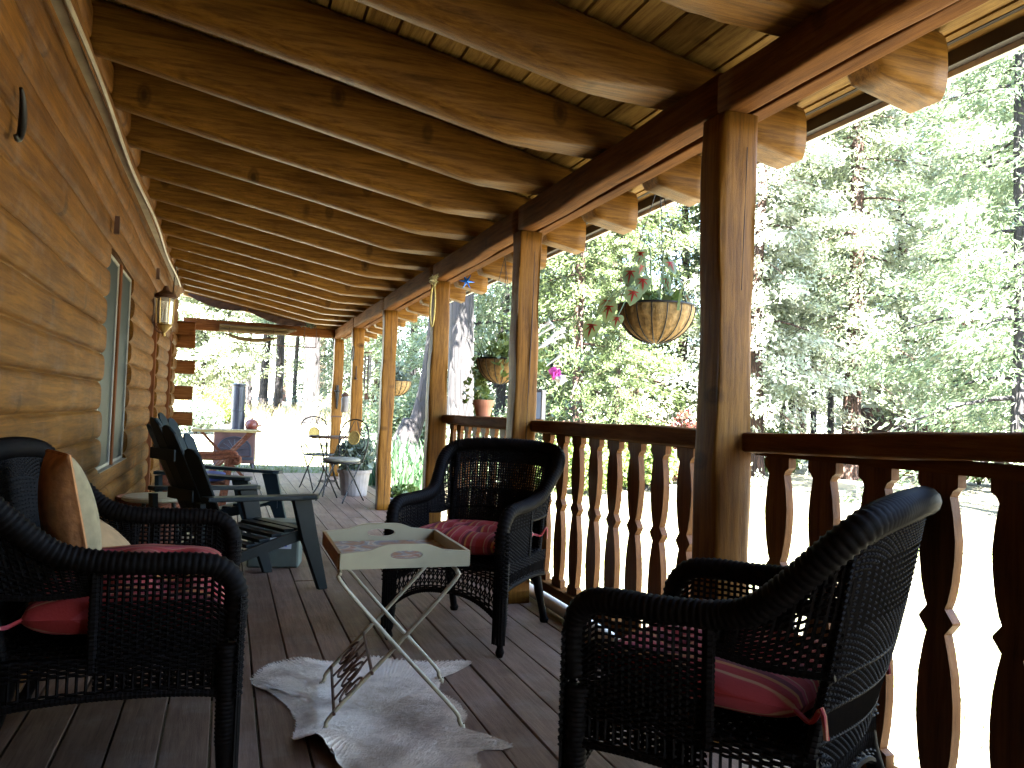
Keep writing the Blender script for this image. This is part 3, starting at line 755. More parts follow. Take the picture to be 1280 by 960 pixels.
ARM = .572
GR = 'dark wicker armchairs on the porch'
seats = [('wicker_chair', 'dark wicker armchair behind the cream tray table, turned towards the camera', 'armchair', (1.20, 3.86, 0), R(139), ARM, GR),
         ('wicker_chair', 'nearest dark wicker armchair at bottom right, its back against the railing', 'armchair', (1.275, 1.755, 0), R(33.4), ARM, GR),
         ('wicker_loveseat', 'wide dark wicker loveseat against the log wall at lower left with pillows', 'loveseat', (-.275, 2.89, 0), R(-90), .95, None)]
for s in seats[:1]: ch1 = wicker_seat(*s)
c2 = copy_tree(ch1); c2.location = seats[1][3]; c2.rotation_euler = (0, 0, seats[1][4]); c2['label'] = seats[1][1]
wicker_seat(*seats[2])
CG = 'red striped seat cushions'
def seat_cushion(loc, rz, w, d, label, rx=0):
    tf = [(-w * .2, -d * .2), (w * .2, -d * .2), (-w * .2, d * .2), (w * .2, d * .2), (0, 0)] if w < .7 else [(x * w, y * d) for x in (-.36, -.12, .12, .36) for y in (-.2, .2)]
    mb = MB(); cushion(mb, w, d, .135 if w < .7 else .19, tf)
    o = thing('seat_cushion', label, 'cushion', loc, rz, CG)
    mb.build('pad', M['stripeA'], o, smooth=True)
    mb = MB()
    for sx in (-1, 1): mbt = MB(); mbt.tube(spline([(sx * w * .47, -d * .47, 0), (sx * w * .52, -d * .55, -.01), (sx * (w * .52 + .02), -d * .6, .03), (sx * w * .56, -d * .62, -.03)], 10), .006, 5); mbt.build('tie', M['stripeA'], o)
    return o
def local(loc, rz, p): return (loc[0] + p[0] * math.cos(rz) - p[1] * math.sin(rz), loc[1] + p[0] * math.sin(rz) + p[1] * math.cos(rz), p[2])
for s, wd, lab in ((seats[0], .51, 'red striped seat cushion on the wicker armchair behind the tray table'), (seats[1], .51, 'pink and red striped seat cushion on the nearest wicker armchair'), (seats[2], .88, 'long red striped seat cushion on the wicker loveseat')):
    seat_cushion(local(s[3], s[4], (0, .035, .478 if wd < .7 else .497)), s[4], wd, .53, lab)

# throw pillows on the loveseat
def pillow(loc, rot, w, d, t, label, mats):
    o = thing('throw_pillow', label, 'pillow', loc); o.rotation_euler = rot; o['group'] = 'throw pillows on the loveseat'
    n = 26; mb = MB()
    def f(u, v, sgn):
        a, b = 2 * u - 1, 2 * v - 1
        p = (max(0, 1 - a * a) * max(0, 1 - b * b)) ** .55
        k = 1 - .06 * (1 - abs(a)) * abs(b) ** 2; l = 1 - .06 * (1 - abs(b)) * abs(a) ** 2
        return (a * w / 2 * k, b * d / 2 * l, sgn * (t / 2 * p + .004))
    mb.grid(lambda u, v: f(u, v, 1), n, n); mb.build('front_cover', mats[0], o, smooth=True)
    mb = MB(); mb.grid(lambda u, v: f(u, 1 - v, -1), n, n); mb.build('back_cover', mats[1], o, smooth=True)
    mb = MB(); ring = [f(u, 0, 1) for u in np.linspace(0, 1, 20)] + [f(1, v, 1) for v in np.linspace(0, 1, 20)][1:] + [f(u, 1, 1) for u in np.linspace(1, 0, 20)][1:] + [f(0, v, 1) for v in np.linspace(1, 0, 20)][1:-1]
    mb.tube([(a, b, 0) for a, b, c in ring], .006, 5, closed=True); mb.build('piping', mats[1], o)
    return o
pillow((-.455, 2.90, .705), (R(90 - 12), R(0), R(112)), .29, .44, .15, 'upright orange quilted pillow with pale yellow back on the loveseat', (M['palecloth'], M['orange']))
pillow((-.40, 3.22, .575), (R(40), R(0), R(80)), .28, .26, .10, 'plain tan pillow leaning on the far side of the loveseat back', (M['tan'], M['tan']))

# ------------------------------------------------------------------ tray table
st = thing('tray_stand', 'cream folding metal stand with crossed legs and scrolled panel', 'tray stand', (.61, 2.96, 0), R(-6))
ZT = .555
for sg in (1, -1):
    mb = MB()
    for y in (-.24, .24):
        yy = y + (.008 if sg > 0 else -.008)
        mb.tube(spline([(-sg * .235, yy, .006), (-sg * .225, yy, .03), (-sg * .20, yy, .075), (sg * .0, yy, .29), (sg * .19, yy, ZT - .05), (sg * .20, yy, ZT - .012)], 24), .0075, 8)
        mb.lathe([(0, 0), (.011, 0), (.012, .01), (.008, .02)], (-sg * .235, yy, 0), 8)
    mb.tube([(sg * .20, -.24, ZT - .012), (sg * .20, .24, ZT - .012)], .0075, 8)
    mb.build('leg_frame', M['cream_metal'], st, smooth=True)
mb = MB()                                                           # panel between the left feet
P3 = lambda s, y: np.array((-.2 + (.12) * s, y, .075 + (.29 - .075) / .20 * .12 * s))
for s in (0, 1): mb.tube([P3(s, -.25), P3(s, .25)], .006, 6)
for k in range(4):
    ya = -.19 + k * .127; th = np.linspace(0, 3.4 * PI, 34)
    sp = [P3(.5 + (.42 - .03 * t) * math.sin(t) * (1 if k % 2 else -1) * .9, ya + .055 * (1 - .07 * t) * math.cos(t)) for t in th]
    mb.tube(sp, .0045, 5)
for k in range(3): mb.tube([P3(0, -.125 + k * .125), P3(1, -.07 + k * .1)], .004, 5)
mb.build('scroll_panel', M['rust'], st)

tr = thing('serving_tray', 'cream wooden serving tray with cut-out handles and painted floral base', 'tray', (.603, 2.95, .56), R(-.5))
TW, TD = .445, .50
def handle_board(sy, mat):
    """board with a raised middle and an oval hand hole: outer outline and hole ring stitched"""
    n = 48; outer = []; inner = []
    H = lambda x: .052 + .028 * sst(.5, .1, abs(x) / (TW / 2) * 1.0) if False else .052 + .028 * (1 - float(sst(.25, .75, abs(x) / (TW / 2))))
    for k in range(n):
        t = 2 * PI * k / n; c, s = math.cos(t), math.sin(t)
        inner.append((.055 * math.copysign(abs(c) ** .7, c), .044 + .0145 * s))
        # project a ray to the board outline
        lo, hi = 0, 1.
        for _ in range(24):
            m_ = (lo + hi) / 2; x, z = c * m_, .044 + s * m_
            if abs(x) <= TW / 2 and 0 <= z <= H(min(abs(x), TW / 2)): lo = m_
            else: hi = m_
        outer.append((c * lo, .044 + s * lo))
    # make sure the corners exist
    for cx, cz in ((-TW / 2, 0), (TW / 2, 0), (-TW / 2, .052), (TW / 2, .052)):
        k = min(range(n), key=lambda k: (outer[k][0] - cx) ** 2 + (outer[k][1] - cz) ** 2); outer[k] = (cx, cz)
    y0 = sy * TD / 2; th = .012; mb = MB(); V = []
    for yy in (y0 - th / 2, y0 + th / 2): V += [(x, yy, z) for x, z in outer] + [(x, yy, z) for x, z in inner]
    F = []
    for k in range(n):
        j = (k + 1) % n
        F += [(k, n + k, n + j, j), (2 * n + k, 2 * n + j, 3 * n + j, 3 * n + k), (k, j, 2 * n + j, 2 * n + k), (n + k, 3 * n + k, 3 * n + j, n + j)]
    mb.add(V, F); mb.build('handle_board', mat, tr)
handle_board(-1, M['cream']); handle_board(1, M['cream'])
for sx in (-1, 1):
    mb = MB(); mb.box(sx * TW / 2 - .006, sx * TW / 2 + .006, -TD / 2 + .0065, TD / 2 - .0065, 0, .052)
    mb.build('side_board', M['trayside'] if sx < 0 else M['cream'], tr)
mb = MB(); mb.box(-TW / 2 + .007, TW / 2 - .007, -TD / 2 + .007, TD / 2 - .007, .004, .012); mb.build('painted_base', M['paint'], tr)

# ------------------------------------------------------------------ cowhide
out = [(.147, 3.372), (.20, 3.50), (.26, 3.56), (.36, 3.60), (.44, 3.53), (.55, 3.50), (.66, 3.55), (.78, 3.47), (.90, 3.42), (1.03, 3.40), (1.05, 3.36), (.97, 3.30), (.90, 3.24), (.86, 3.16), (.83, 3.05), (.86, 2.93), (.86, 2.80), (.82, 2.71),
       (.80, 2.66), (.84, 2.60), (.93, 2.52), (.90, 2.49), (.83, 2.50), (.79, 2.46), (.78, 2.35), (.76, 2.2), (.70, 2.1), (.58, 2.12), (.50, 2.18), (.42, 2.28), (.40, 2.42), (.36, 2.52), (.30, 2.62), (.26, 2.72), (.28, 2.86), (.27, 3.0), (.24, 3.12), (.20, 3.22), (.16, 3.28)]
P2 = spline([(x, y, 0) for x, y in out + out[:1]], 260)[:-1, :2]
ctr = np.array((.56, 2.85)); mb = MB(); n = len(P2)
jit = 1 + .012 * rng.standard_normal(n); rings = np.concatenate([np.linspace(.04, .9, 22), [.96, 1.0]]); V = []
for q in rings:
    for k in range(n):
        p = ctr + (P2[k] - ctr) * q * (jit[k] if q == 1 else 1)
        z = .014 + .006 * math.sin(p[0] * 13 + 1) * math.sin(p[1] * 11) + .004 * math.sin(p[0] * 31) * math.sin(p[1] * 27 + 2)
        if q > .8: z *= (1.02 - q) / .22
        curl = max(0., 1 - math.hypot(p[0] - .30, p[1] - 2.58) / .17)
        z += .085 * curl ** 1.3; z = max(z, .003)
        V.append((p[0], p[1], z))
F = [(i * n + k, i * n + (k + 1) % n, (i + 1) * n + (k + 1) % n, (i + 1) * n + k) for i in range(len(rings) - 1) for k in range(n)] + [tuple(range(n))[::-1]]
mb.add([(x, y, z) for x, y, z in V], F)
rug = thing('cowhide_rug', 'cream cowhide rug with ragged curled edge under the tray table', 'rug')
mb.build('hide', [M['hide']], rug, smooth=True)
N = 52000                                                           # short hair over the hide
qq = np.sqrt(rng.random(N)) * 1.0; kk = rng.integers(0, n, N); pp = ctr + (P2[kk] - ctr) * qq[:, None] * 1.005
zz = .014 + .006 * np.sin(pp[:, 0] * 13 + 1) * np.sin(pp[:, 1] * 11) + .004 * np.sin(pp[:, 0] * 31) * np.sin(pp[:, 1] * 27 + 2)
zz = np.where(qq > .8, zz * (1.02 - qq) / .22, zz); zz += .085 * np.maximum(0, 1 - np.hypot(pp[:, 0] - .30, pp[:, 1] - 2.58) / .17) ** 1.3
ang = 1.2 + .9 * np.sin(pp[:, 0] * 5) + .8 * np.sin(pp[:, 1] * 4 + 1) + .5 * rng.standard_normal(N)
D = unit(np.stack([np.cos(ang), np.sin(ang), .35 + .25 * rng.random(N)], 1)); U = unit(np.cross(D, np.array((0, 0, 1.))))
mb = MB(); leaves_mesh(mb, np.stack([pp[:, 0], pp[:, 1], np.maximum(zz, .003)], 1) + D * .006, D, U, .018, .0022); tag(mb.build('fur', M['hide'], rug), kind='stuff')

# ------------------------------------------------------------------ resin garden chairs
def adirondack(label, loc, rz, mat):
    o = thing('adirondack_chair', label, 'garden chair', loc, rz, 'slatted resin garden chairs'); o.scale = (1.0, 1.0, 1.03)
    tilt = R(27); hz = .30
    by, bz = -.22, .26
    for k in range(5):
        c = k - 2; mb = MB(); Lh = .80 - .045 * c * c
        xb, xt = c * .088, c * .108
        n = 12; outl = []
        for i in range(n + 1): outl.append((-1, i / n))
        w0, w1 = .0432, .0532
        ol = [(xb - w0, 0), (xt - w1, Lh - .045), (xt - w1 * .6, Lh - .008), (xt, Lh + .004), (xt + w1 * .6, Lh - .008), (xt + w1, Lh - .045), (xb + w0, 0)]
        def f(u, v, q):
            d = .030 * (abs(u) / .2) ** 2 * 1.0 + (.016 if q else 0)
            return (u, by - v * math.sin(tilt) + d * math.cos(tilt), bz + v * math.cos(tilt) + d * math.sin(tilt) * .3)
        mb.prism(ol, f); mb.build('back_slat', mat, o, bevel=.003)
    for z, w in ((.30, .30), (.52, .30)):
        mb = MB(); yb = by - (z / math.cos(tilt)) * math.sin(tilt) - .02; mb.box(-w / 2, w / 2, yb - .008, yb + .002, bz + z - .03, bz + z + .03); mb.build('back_rail', mat, o)
    for k in range(6):
        y = -.20 + k * .08; z = .25 + .11 * (k / 5) - .02 * max(0, k - 4)
        mb = MB(); mb.box(-.25, .25, y, y + .067, z, z + .02); mb.build('seat_slat', mat, o, bevel=.004)
    for sx in (-1, 1):
        mb = MB(); mb.prism([(-.62, .0), (-.54, .0), (-.20, .20), (.20, .29), (.27, .27), (.27, .36), (.18, .35), (-.22, .25)], lambda u, v, q: (sx * (.27 + .02 * q), u, v)); mb.build('side_rail', mat, o)
        mb = MB(); mb.prism([(.33, 0), (.39, 0), (.30, .33), (.25, .53), (.13, .53), (.20, .30)], lambda u, v, q: (sx * (.292 + .035 * q), u, v)); mb.build('leg', mat, o, bevel=.004)
        mb = MB(); mb.prism([(-.42, .05), (.16, .045), (.25, .06), (.28, .03), (.27, -.04), (.23, -.06), (-.42, -.04)], lambda u, v, q: (sx * (.325 + v), u, .532 + .024 * q + .02 * (u < -.3))); mb.build('arm', mat, o, bevel=.005)
        mb = MB(); mb.bar((sx * .29, -.42, .54), (sx * .28, -.40, .10), .03, .06); mb.build('back_brace', mat, o)
    return o
adirondack('near dark green resin garden chair with its back turned to the camera', (.13, 5.05, 0), R(-62), M['greenplastic'])
adirondack('blue-green slatted resin garden chair beyond the black-backed one', (.06, 6.44, 0), R(-112), M['blueplastic'])
# storage case between the garden chairs
o = thing('storage_case', 'grey-green plastic case with a blue and white sticker on the deck', 'case', (.36, 5.72, 0), R(-12))
mb = MB(); mb.box(-.17, .17, -.10, .10, .0, .25); mb.build('body', M['boxgrey'], o, bevel=.015)
mb = MB(); mb.box(-.18, .18, -.11, .11, .252, .31); mb.build('lid', M['boxgrey'], o, bevel=.015)
mb = MB(); mb.box(-.02, .12, -.1015, -.1005, .13, .21); mb.build('sticker', M['graysticker'], o)
mb = MB(); mb.box(.0, .035, -.103, -.102, .15, .19); mb.box(.05, .09, -.103, -.102, .145, .195); mb.build('sticker_mark', M['bluesticker'], o)

# small round side table by the wall, basket on the floor behind
o = thing('side_table', 'small round pale-topped side table by the log wall', 'side table', (-.40, 5.78, 0))
mb = MB(); mb.lathe([(0, .44), (.20, .44), (.215, .45), (.215, .465), (.2, .472), (0, .472)], n=32); mb.build('table_top', M['cream'], o)
for k in range(3):
    u = k * 2 * PI / 3 + .4; mb = MB(); mb.tube([(.10 * math.cos(u), .10 * math.sin(u), .44), (.18 * math.cos(u), .18 * math.sin(u), 0)], .014, 8); mb.build('leg', M['iron'], o)
o = thing('wall_basket', 'dark woven basket pushed against the wall beyond the side table', 'basket', (-.47, 6.12, 0))
mb = MB(); zs_ = np.linspace(0, .42, 60); mb.lathe([(0, .0)] + [(.16 + .05 * z / .42 + .004 * math.sin(z * 260), z) for z in zs_] + [(.19, .42), (.15, .05), (0, .05)], n=26); mb.build('basket_body', M['redwood'], o)
mb = MB(); mb.tube([(.21 * math.cos(u), .21 * math.sin(u), .42) for u in np.linspace(0, 2 * PI, 30)[:-1]], .013, 6, closed=True); mb.build('rim', M['redwood'], o)

# wooden armchair with blue cushion, farther along
o = thing('wooden_armchair', 'reddish wooden armchair with curled arms beyond the garden chairs', 'armchair', (-.22, 7.62, 0), R(-88))
for sx in (-1, 1):
    mb = MB(); pts = spline([(sx * .30, -.28, .64), (sx * .30, .1, .62), (sx * .30, .26, .64), (sx * .30, .33, .625), (sx * .30, .325, .585), (sx * .30, .285, .59)], 24)
    mb.tube(pts, [.02] * 14 + [.024] * 10, 8); mb.build('arm', M['redwood'], o, smooth=True)
    mb = MB(); mb.bar((sx * .28, .27, .62), (sx * .28, .20, 0), .04, .05, (1, 0, 0)); mb.build('leg', M['redwood'], o)
    mb = MB(); mb.bar((sx * .28, -.34, .88), (sx * .28, -.24, .40), .04, .05, (1, 0, 0)); mb.bar((sx * .28, -.24, .41), (sx * .28, -.30, 0), .04, .05, (1, 0, 0)); mb.build('back_post', M['redwood'], o)
for k in range(4):
    mb = MB(); z = .48 + k * .11; mb.box(-.258, .258, -.262 - (z - .42) * .2, -.244 - (z - .42) * .2, z, z + .06); mb.build('back_slat', M['redwood'], o)
mb = MB(); mb.box(-.27, .27, -.26, .26, .37, .40); mb.build('seat', M['redwood'], o)
o2 = MB(); cushion(o2, .50, .50, .08); cu = o2.build('chair_pad', M['bluecloth'], None, smooth=True); cu.location = local((-.22, 7.62), R(-88), (0, .01, .44)); cu.rotation_euler = (0, 0, R(-88))
tag(cu, 'dark blue cushion on the reddish wooden armchair', 'cushion')

# folding table with pale top, behind that armchair
o = thing('folding_table', 'pale yellow topped folding table in front of the stove', 'table', (.02, 11.6, 0), R(4))
mb = MB(); mb.box(-.44, .44, -.22, .22, .70, .73); mb.build('table_top', M['pottable'], o, bevel=.005)
for y in (-.18, .18):
    for s in (-1, 1):
        mb = MB(); mb.bar((s * .32, y + s * .012, 0), (-s * .32, y + s * .012, .70), .02, .035); mb.build('leg', M['redwood'], o)

# ------------------------------------------------------------------ bistro set
def scroll(mb, c, ax, bx, r, turns, sgn=1, tr_=.005):
    th = np.linspace(0, turns * 2 * PI, int(turns * 22))
    mb.tube([c + ax * (r * (1 - t / (turns * 2 * PI) * .82) * math.cos(t)) + bx * sgn * (r * (1 - t / (turns * 2 * PI) * .82) * math.sin(t)) for t in th], tr_, 5)
def bistro_chair(label, loc, rz, pad=True):
    o = thing('bistro_chair', label, 'bistro chair', loc, rz, 'wrought iron bistro chairs')
    for sx in (-1, 1):
        mb = MB()
        mb.tube(spline([(sx * .19, .20, .0), (sx * .185, .16, .05), (sx * .18, .02, .24), (sx * .18, -.13, .44)], 18), .009, 7)
        mb.build('leg', M['iron'], o, smooth=True)
        mb = MB()
        mb.tube(spline([(sx * .195, -.20, .0), (sx * .19, -.16, .05), (sx * .185, -.02, .24), (sx * .18, .15, .44)], 18), .009, 7)
        mb.build('leg', M['iron'], o, smooth=True)
    mb = MB(); mb.tube([(.215 * math.cos(u), .215 * math.sin(u), .45) for u in np.linspace(0, 2 * PI, 33)[:-1]], .010, 7, closed=True)
    for k in range(5): x = -.14 + k * .07; l = math.sqrt(.215 ** 2 - x * x); mb.tube([(x, -l, .45), (x, l, .45)], .005, 5)
    mb.build('seat_ring', M['iron'], o)
    if pad:
        mb = MB(); mb.lathe([(0, .452), (.19, .455), (.22, .47), (.218, .49), (.19, .502), (0, .506)], n=28); mb.build('seat_pad', M['seatpad'], o, smooth=True)
    B = lambda x, z: np.array((x, -.19 - .12 * (z - .45), z)); ax = B(1, .45) - B(0, .45); bx = unit(B(0, 1.45) - B(0, .45))
    mb = MB(); mb.tube(spline([B(-.16, .44), B(-.20, .60), B(-.21, .76), B(-.15, .90), B(0, .95), B(.15, .90), B(.21, .76), B(.20, .60), B(.16, .44)], 44), .009, 7)
    mb.build('back_frame', M['iron'], o, smooth=True)
    mb = MB()
    for sx in (-1, 1):
        scroll(mb, B(sx * .13, .82), ax * sx, bx, .055, 1.6); scroll(mb, B(sx * .145, .58), ax * sx, bx, .05, 1.6, -1)
        mb.tube(spline([B(sx * .06, .48), B(sx * .17, .66), B(sx * .08, .80), B(sx * .02, .93)], 20), .006, 5)
    mb.build('scrollwork', M['iron'], o)
    mb = MB(); mb.tube([B(.078 * math.cos(u), .73 + .078 * math.sin(u)) for u in np.linspace(0, 2 * PI, 28)[:-1]], .007, 5, closed=True)
    V = [B(.076 * math.cos(u), .73 + .076 * math.sin(u)) for u in np.linspace(0, 2 * PI, 28)[:-1]]; mb.add(V, [tuple(range(27))])
    mb.build('back_disc', M['straw'], o)
    return o
bistro_chair('near wrought iron bistro chair with pale round pad and scrolled back', (1.30, 9.52, 0), R(135))
bistro_chair('farther wrought iron bistro chair half hidden behind the padded one', (1.22, 10.95, 0), R(200), False)
o = thing('bistro_table', 'small round iron bistro table between the two bistro chairs', 'bistro table', (1.22, 10.15, 0))
mb = MB(); mb.lathe([(0, .705), (.25, .705), (.255, .715), (.255, .722), (.25, .73), (0, .73)], n=32); mb.build('table_top', M['rust'], o)
for k in range(3):
    u = k * 2 * PI / 3 + .2; mb = MB(); mb.tube(spline([(.16 * math.cos(u), .16 * math.sin(u), .70), (.06 * math.cos(u), .06 * math.sin(u), .40), (.12 * math.cos(u), .12 * math.sin(u), .15), (.22 * math.cos(u), .22 * math.sin(u), .0)], 16), .010, 6); mb.build('leg', M['iron'], o)
mb = MB(); mb.tube([(.11 * math.cos(u), .11 * math.sin(u), .17) for u in np.linspace(0, 2 * PI, 24)[:-1]], .006, 5, closed=True); mb.build('leg_ring', M['iron'], o)

# ------------------------------------------------------------------ stove and pot
SX, SY = .17, 14.25; sz = float(gz(SX, SY))
o = thing('wood_stove', 'old rosy brown enamel wood stove with arched door beyond the deck', 'stove', (SX, SY, sz), R(-3))
mb = MB(); mb.box(-.33, .33, -.25, .25, .14, .66); mb.build('body', M['stove'], o, bevel=.02)
mb = MB(); mb.box(-.38, .38, -.29, .29, .662, .70); mb.build('top_plate', M['stove'], o, bevel=.012)
mb = MB(); arch = [(-.26, .27)] + [(-.26 * math.cos(t), .36 + .22 * math.sin(t)) for t in np.linspace(0, PI, 22)] + [(.26, .27)]
mb.prism(arch, lambda u, v, k: (u, -.275 + .024 * k, v)); mb.build('door', M['stovedark'], o)
mb = MB(); mb.tube([(x, -.275, z) for x, z in arch], .014, 6); mb.build('door_rim', M['pipe'], o)
mb = MB()
for k in range(7):
    t = PI * (k + .5) / 7; mb.tube([(.05 * math.cos(t), -.28, .36 + .04 * math.sin(t)), (.22 * math.cos(t), -.28, .36 + .18 * math.sin(t))], .008, 5)
mb.box(-.3, .3, -.28, -.252, .20, .25); mb.build('door_grille', M['pipe'], o)
for sx in (-1, 1):
    for y in (-.2, .2):
        mb = MB(); mb.tube([(sx * .28, y, .15), (sx * .31, y * 1.1, .05), (sx * .32, y * 1.15, 0)], [.035, .024, .03], 8); mb.build('leg', M['stovedark'], o)
mb = MB(); mb.lathe([(0, .0), (.105, .0), (.105, .30), (.112, .305), (.112, .325), (.105, .33), (.105, .72), (.118, .74), (.118, .76), (.09, .77), (0, .77)], (.02, .05, .70), 22)
mb.box(.085, .135, -.02, .10, .70, .99); mb.build('flue_pipe', M['pipe'], o, smooth=False)
p = thing('enamel_pot', 'rounded red enamel pot standing on the wood stove', 'pot', (SX + .25, SY - .05, sz + .70))
mb = MB(); mb.lathe([(0, .0), (.085, .0), (.11, .05), (.112, .09), (.10, .13), (.085, .14), (.09, .15), (.05, .17), (.015, .175), (.018, .195), (0, .2)], n=22); mb.build('pot_body', M['redpot'], p, smooth=True)
mb = MB(); mb.tube(spline([(.10, 0, .06), (.15, 0, .08), (.165, 0, .13)], 8), [.018] * 4 + [.011] * 4, 6); mb.build('spout', M['redpot'], p)

# ------------------------------------------------------------------ potted plants
def blades(mb, n, L, spread, base_r, wid, bend=.6, z0=0, mi=0):
    for k in range(n):
        a = random.uniform(0, 2 * PI); l = L * random.uniform(.6, 1.1); s = spread * random.uniform(.3, 1.1); r0 = base_r * math.sqrt(random.random())
        V = []; m = 6; ca, sa = math.cos(a), math.sin(a); b0 = random.uniform(0, 2 * PI)
        for i in range(m):
            t = i / (m - 1); rad = r0 * .5 + s * t ** 1.6; z = z0 + l * (t - bend * .45 * t ** 3); w = wid * (1 - t) ** .6 * .5 + .0004
            V += [(r0 * math.cos(b0) + ca * rad - sa * w, r0 * math.sin(b0) + sa * rad + ca * w, z), (r0 * math.cos(b0) + ca * rad + sa * w, r0 * math.sin(b0) + sa * rad - ca * w, z)]
        mb.add(V, [(2 * i, 2 * i + 1, 2 * i + 3, 2 * i + 2) for i in range(m - 1)], mi)
def leafball(mb, n, c, rad, L, W, mi=0, shell=.5):
    d = unit(rng.standard_normal((n, 3))); q = shell + (1 - shell) * rng.random(n) ** .5
    P = np.array(c) + d * q[:, None] * np.array(rad)
    D = unit(d * .6 + rng.standard_normal((n, 3)) * .7 + np.array((0, 0, -.1))); U = unit(np.cross(D, rng.standard_normal((n, 3))))
    leaves_mesh(mb, P, D, U, L * (.6 + .8 * rng.random(n)), W * (.6 + .8 * rng.random(n)), mi)
def pot_prof(r0, r1, h, rim=.02):
    return [(0, 0), (r0, 0), (r1 * .96, h - rim * 2), (r1 * 1.06, h - rim * 2), (r1 * 1.08, h), (r1 * .94, h), (r1 * .9, h - .03), (0, h - .03)]
def potted(name, label, loc, r0, r1, h, mat, plant, cat='potted plant'):
    o = thing(name, label, cat, loc)
    mb = MB(); mb.lathe(pot_prof(r0, r1, h), n=24); mb.build('pot', mat, o)
    mb = MB(); mb.lathe([(0, h - .022), (r1 * .9, h - .022)], n=16); mb.build('soil', M['earth'], o)
    mb = MB(); m = plant(mb, h); mb.build('foliage', m, o)
    return o
def pl_small(mb, h): leafball(mb, 30, (0, 0, h + .02), (.04, .04, .035), .04, .024); blades(mb, 14, .08, .05, .04, .01, z0=h - .03); return M['leafC']
potted('terracotta_pot', 'small terracotta flowerpot with a seedling on the porch handrail', (1.75, 5.52, 1.0595), .05, .07, .125, M['terra'], pl_small)
def pl_grey(mb, h): leafball(mb, 900, (0, 0, h + .16), (.26, .26, .24), .09, .035, shell=.1); blades(mb, 40, .42, .22, .1, .02, z0=h - .03); return M['leafE']
potted('planter_pot', 'dull clay pot with a bushy grey-green plant beside the bistro chairs', (1.55, 10.12, 0), .16, .2, .32, M['galv'], pl_grey)
def pl_low(mb, h): leafball(mb, 300, (0, 0, h + .06), (.2, .2, .12), .08, .04, shell=.1); return M['leafC']
potted('planter_pot', 'pale whitewashed planter just past the free-standing post', (1.93, 8.95, float(gz(1.93, 8.95)) ), .22, .27, .50, M['whitewash'], pl_low)
potted('planter_pot', 'pale planter outside the railing seen through the wicker chair back', (2.15, 6.9, float(gz(2.15, 6.9))), .2, .26, .46, M['whitewash'], pl_low)

# hanging baskets
def basket(label, loc, rad, dep, plantfn, rot=0, strands=3, zt=2.28):
    o = thing('hanging_basket', label, 'hanging basket', loc, rot, 'coconut fibre hanging baskets')
    pr = [(0.0, -dep)] + [(rad * math.sin(t) * (.985), -dep * math.cos(t)) for t in np.linspace(.12, PI / 2, 14)]
    pr += [(rad * .9, 0), (rad * .85, -.04), (0, -.05)]
    mb = MB(); n = 64; P = np.array(pr); th = np.arange(n) * 2 * PI / n
    flute = 1 + .022 * np.cos(th * 16)
    V = np.stack([np.outer(P[:, 0], np.cos(th) * flute), np.outer(P[:, 0], np.sin(th) * flute), np.repeat(P[:, 1:2], n, 1)], -1)
    F = [(i * n + j, i * n + (j + 1) % n, (i + 1) * n + (j + 1) % n, (i + 1) * n + j) for i in range(len(P) - 1) for j in range(n)]
    mb.add(V.reshape(-1, 3), F); mb.build('coco_liner', M['coco'], o, smooth=True)
    mb = MB()
    for k in range(16):
        a = 2 * PI * (k + .5) / 16; mb.tube([((rad * math.sin(t) + .002) * math.cos(a), (rad * math.sin(t) + .002) * math.sin(a), -dep * math.cos(t) - .002) for t in np.linspace(.15, PI / 2, 12)], .0032, 5)
    mb.tube([((rad + .004) * math.cos(u), (rad + .004) * math.sin(u), 0) for u in np.linspace(0, 2 * PI, 40)[:-1]], .005, 6, closed=True)
    mb.build('wire_frame', M['iron'], o)
    for k in range(strands):
        a = 2 * PI * k / strands + .5; mb = MB(); mb.tube([(rad * math.cos(a), rad * math.sin(a), 0), (0, 0, zt - loc[2])], .0022, 5); mb.build('hanger_wire', M['iron'], o)
    plantfn(o, rad)
    return o
def heart(mb, c, d, n_, L, W, mi=(0, 1)):
    """one heart-shaped caladium leaf with a red star of veins"""
    d = unit(np.array(d, float)); n_ = unit(np.array(n_, float)); u = unit(np.cross(d, n_)); nn = np.cross(u, d)
    ol = [(0, -.05), (.22, -.22), (.42, -.12), (.5, .12), (.42, .42), (.22, .75), (0, 1.0), (-.22, .75), (-.42, .42), (-.5, .12), (-.42, -.12), (-.22, -.22)]
    f = lambda x, y, z=0: np.array(c) + u * x * W + d * y * L + nn * (z - .10 * L * (y * y) - .12 * W * abs(x))
    V = [f(0, .12)] + [f(x, y) for x, y in ol]; mb.add(V, [(0, i + 1, (i + 1) % 12 + 1) for i in range(12)], mi[0])
    for x, y, w in ((0, .82, .06), (.30, .45, .045), (-.30, .45, .045), (.34, .08, .04), (-.34, .08, .04)):
        for zz in (.0025, -.0025):
            p = np.array((x, y - .1)); q = np.array((-p[1], p[0])) / np.linalg.norm(p) * w
            mb.add([f(q[0], .1 + q[1], zz), f(x * .6 + q[0] * .8, .1 + (y - .1) * .6 + q[1] * .8, zz), f(x, y, zz), f(x * .6 - q[0] * .8, .1 + (y - .1) * .6 - q[1] * .8, zz), f(-q[0], .1 - q[1], zz)], [(0, 1, 2, 3, 4)], mi[1])
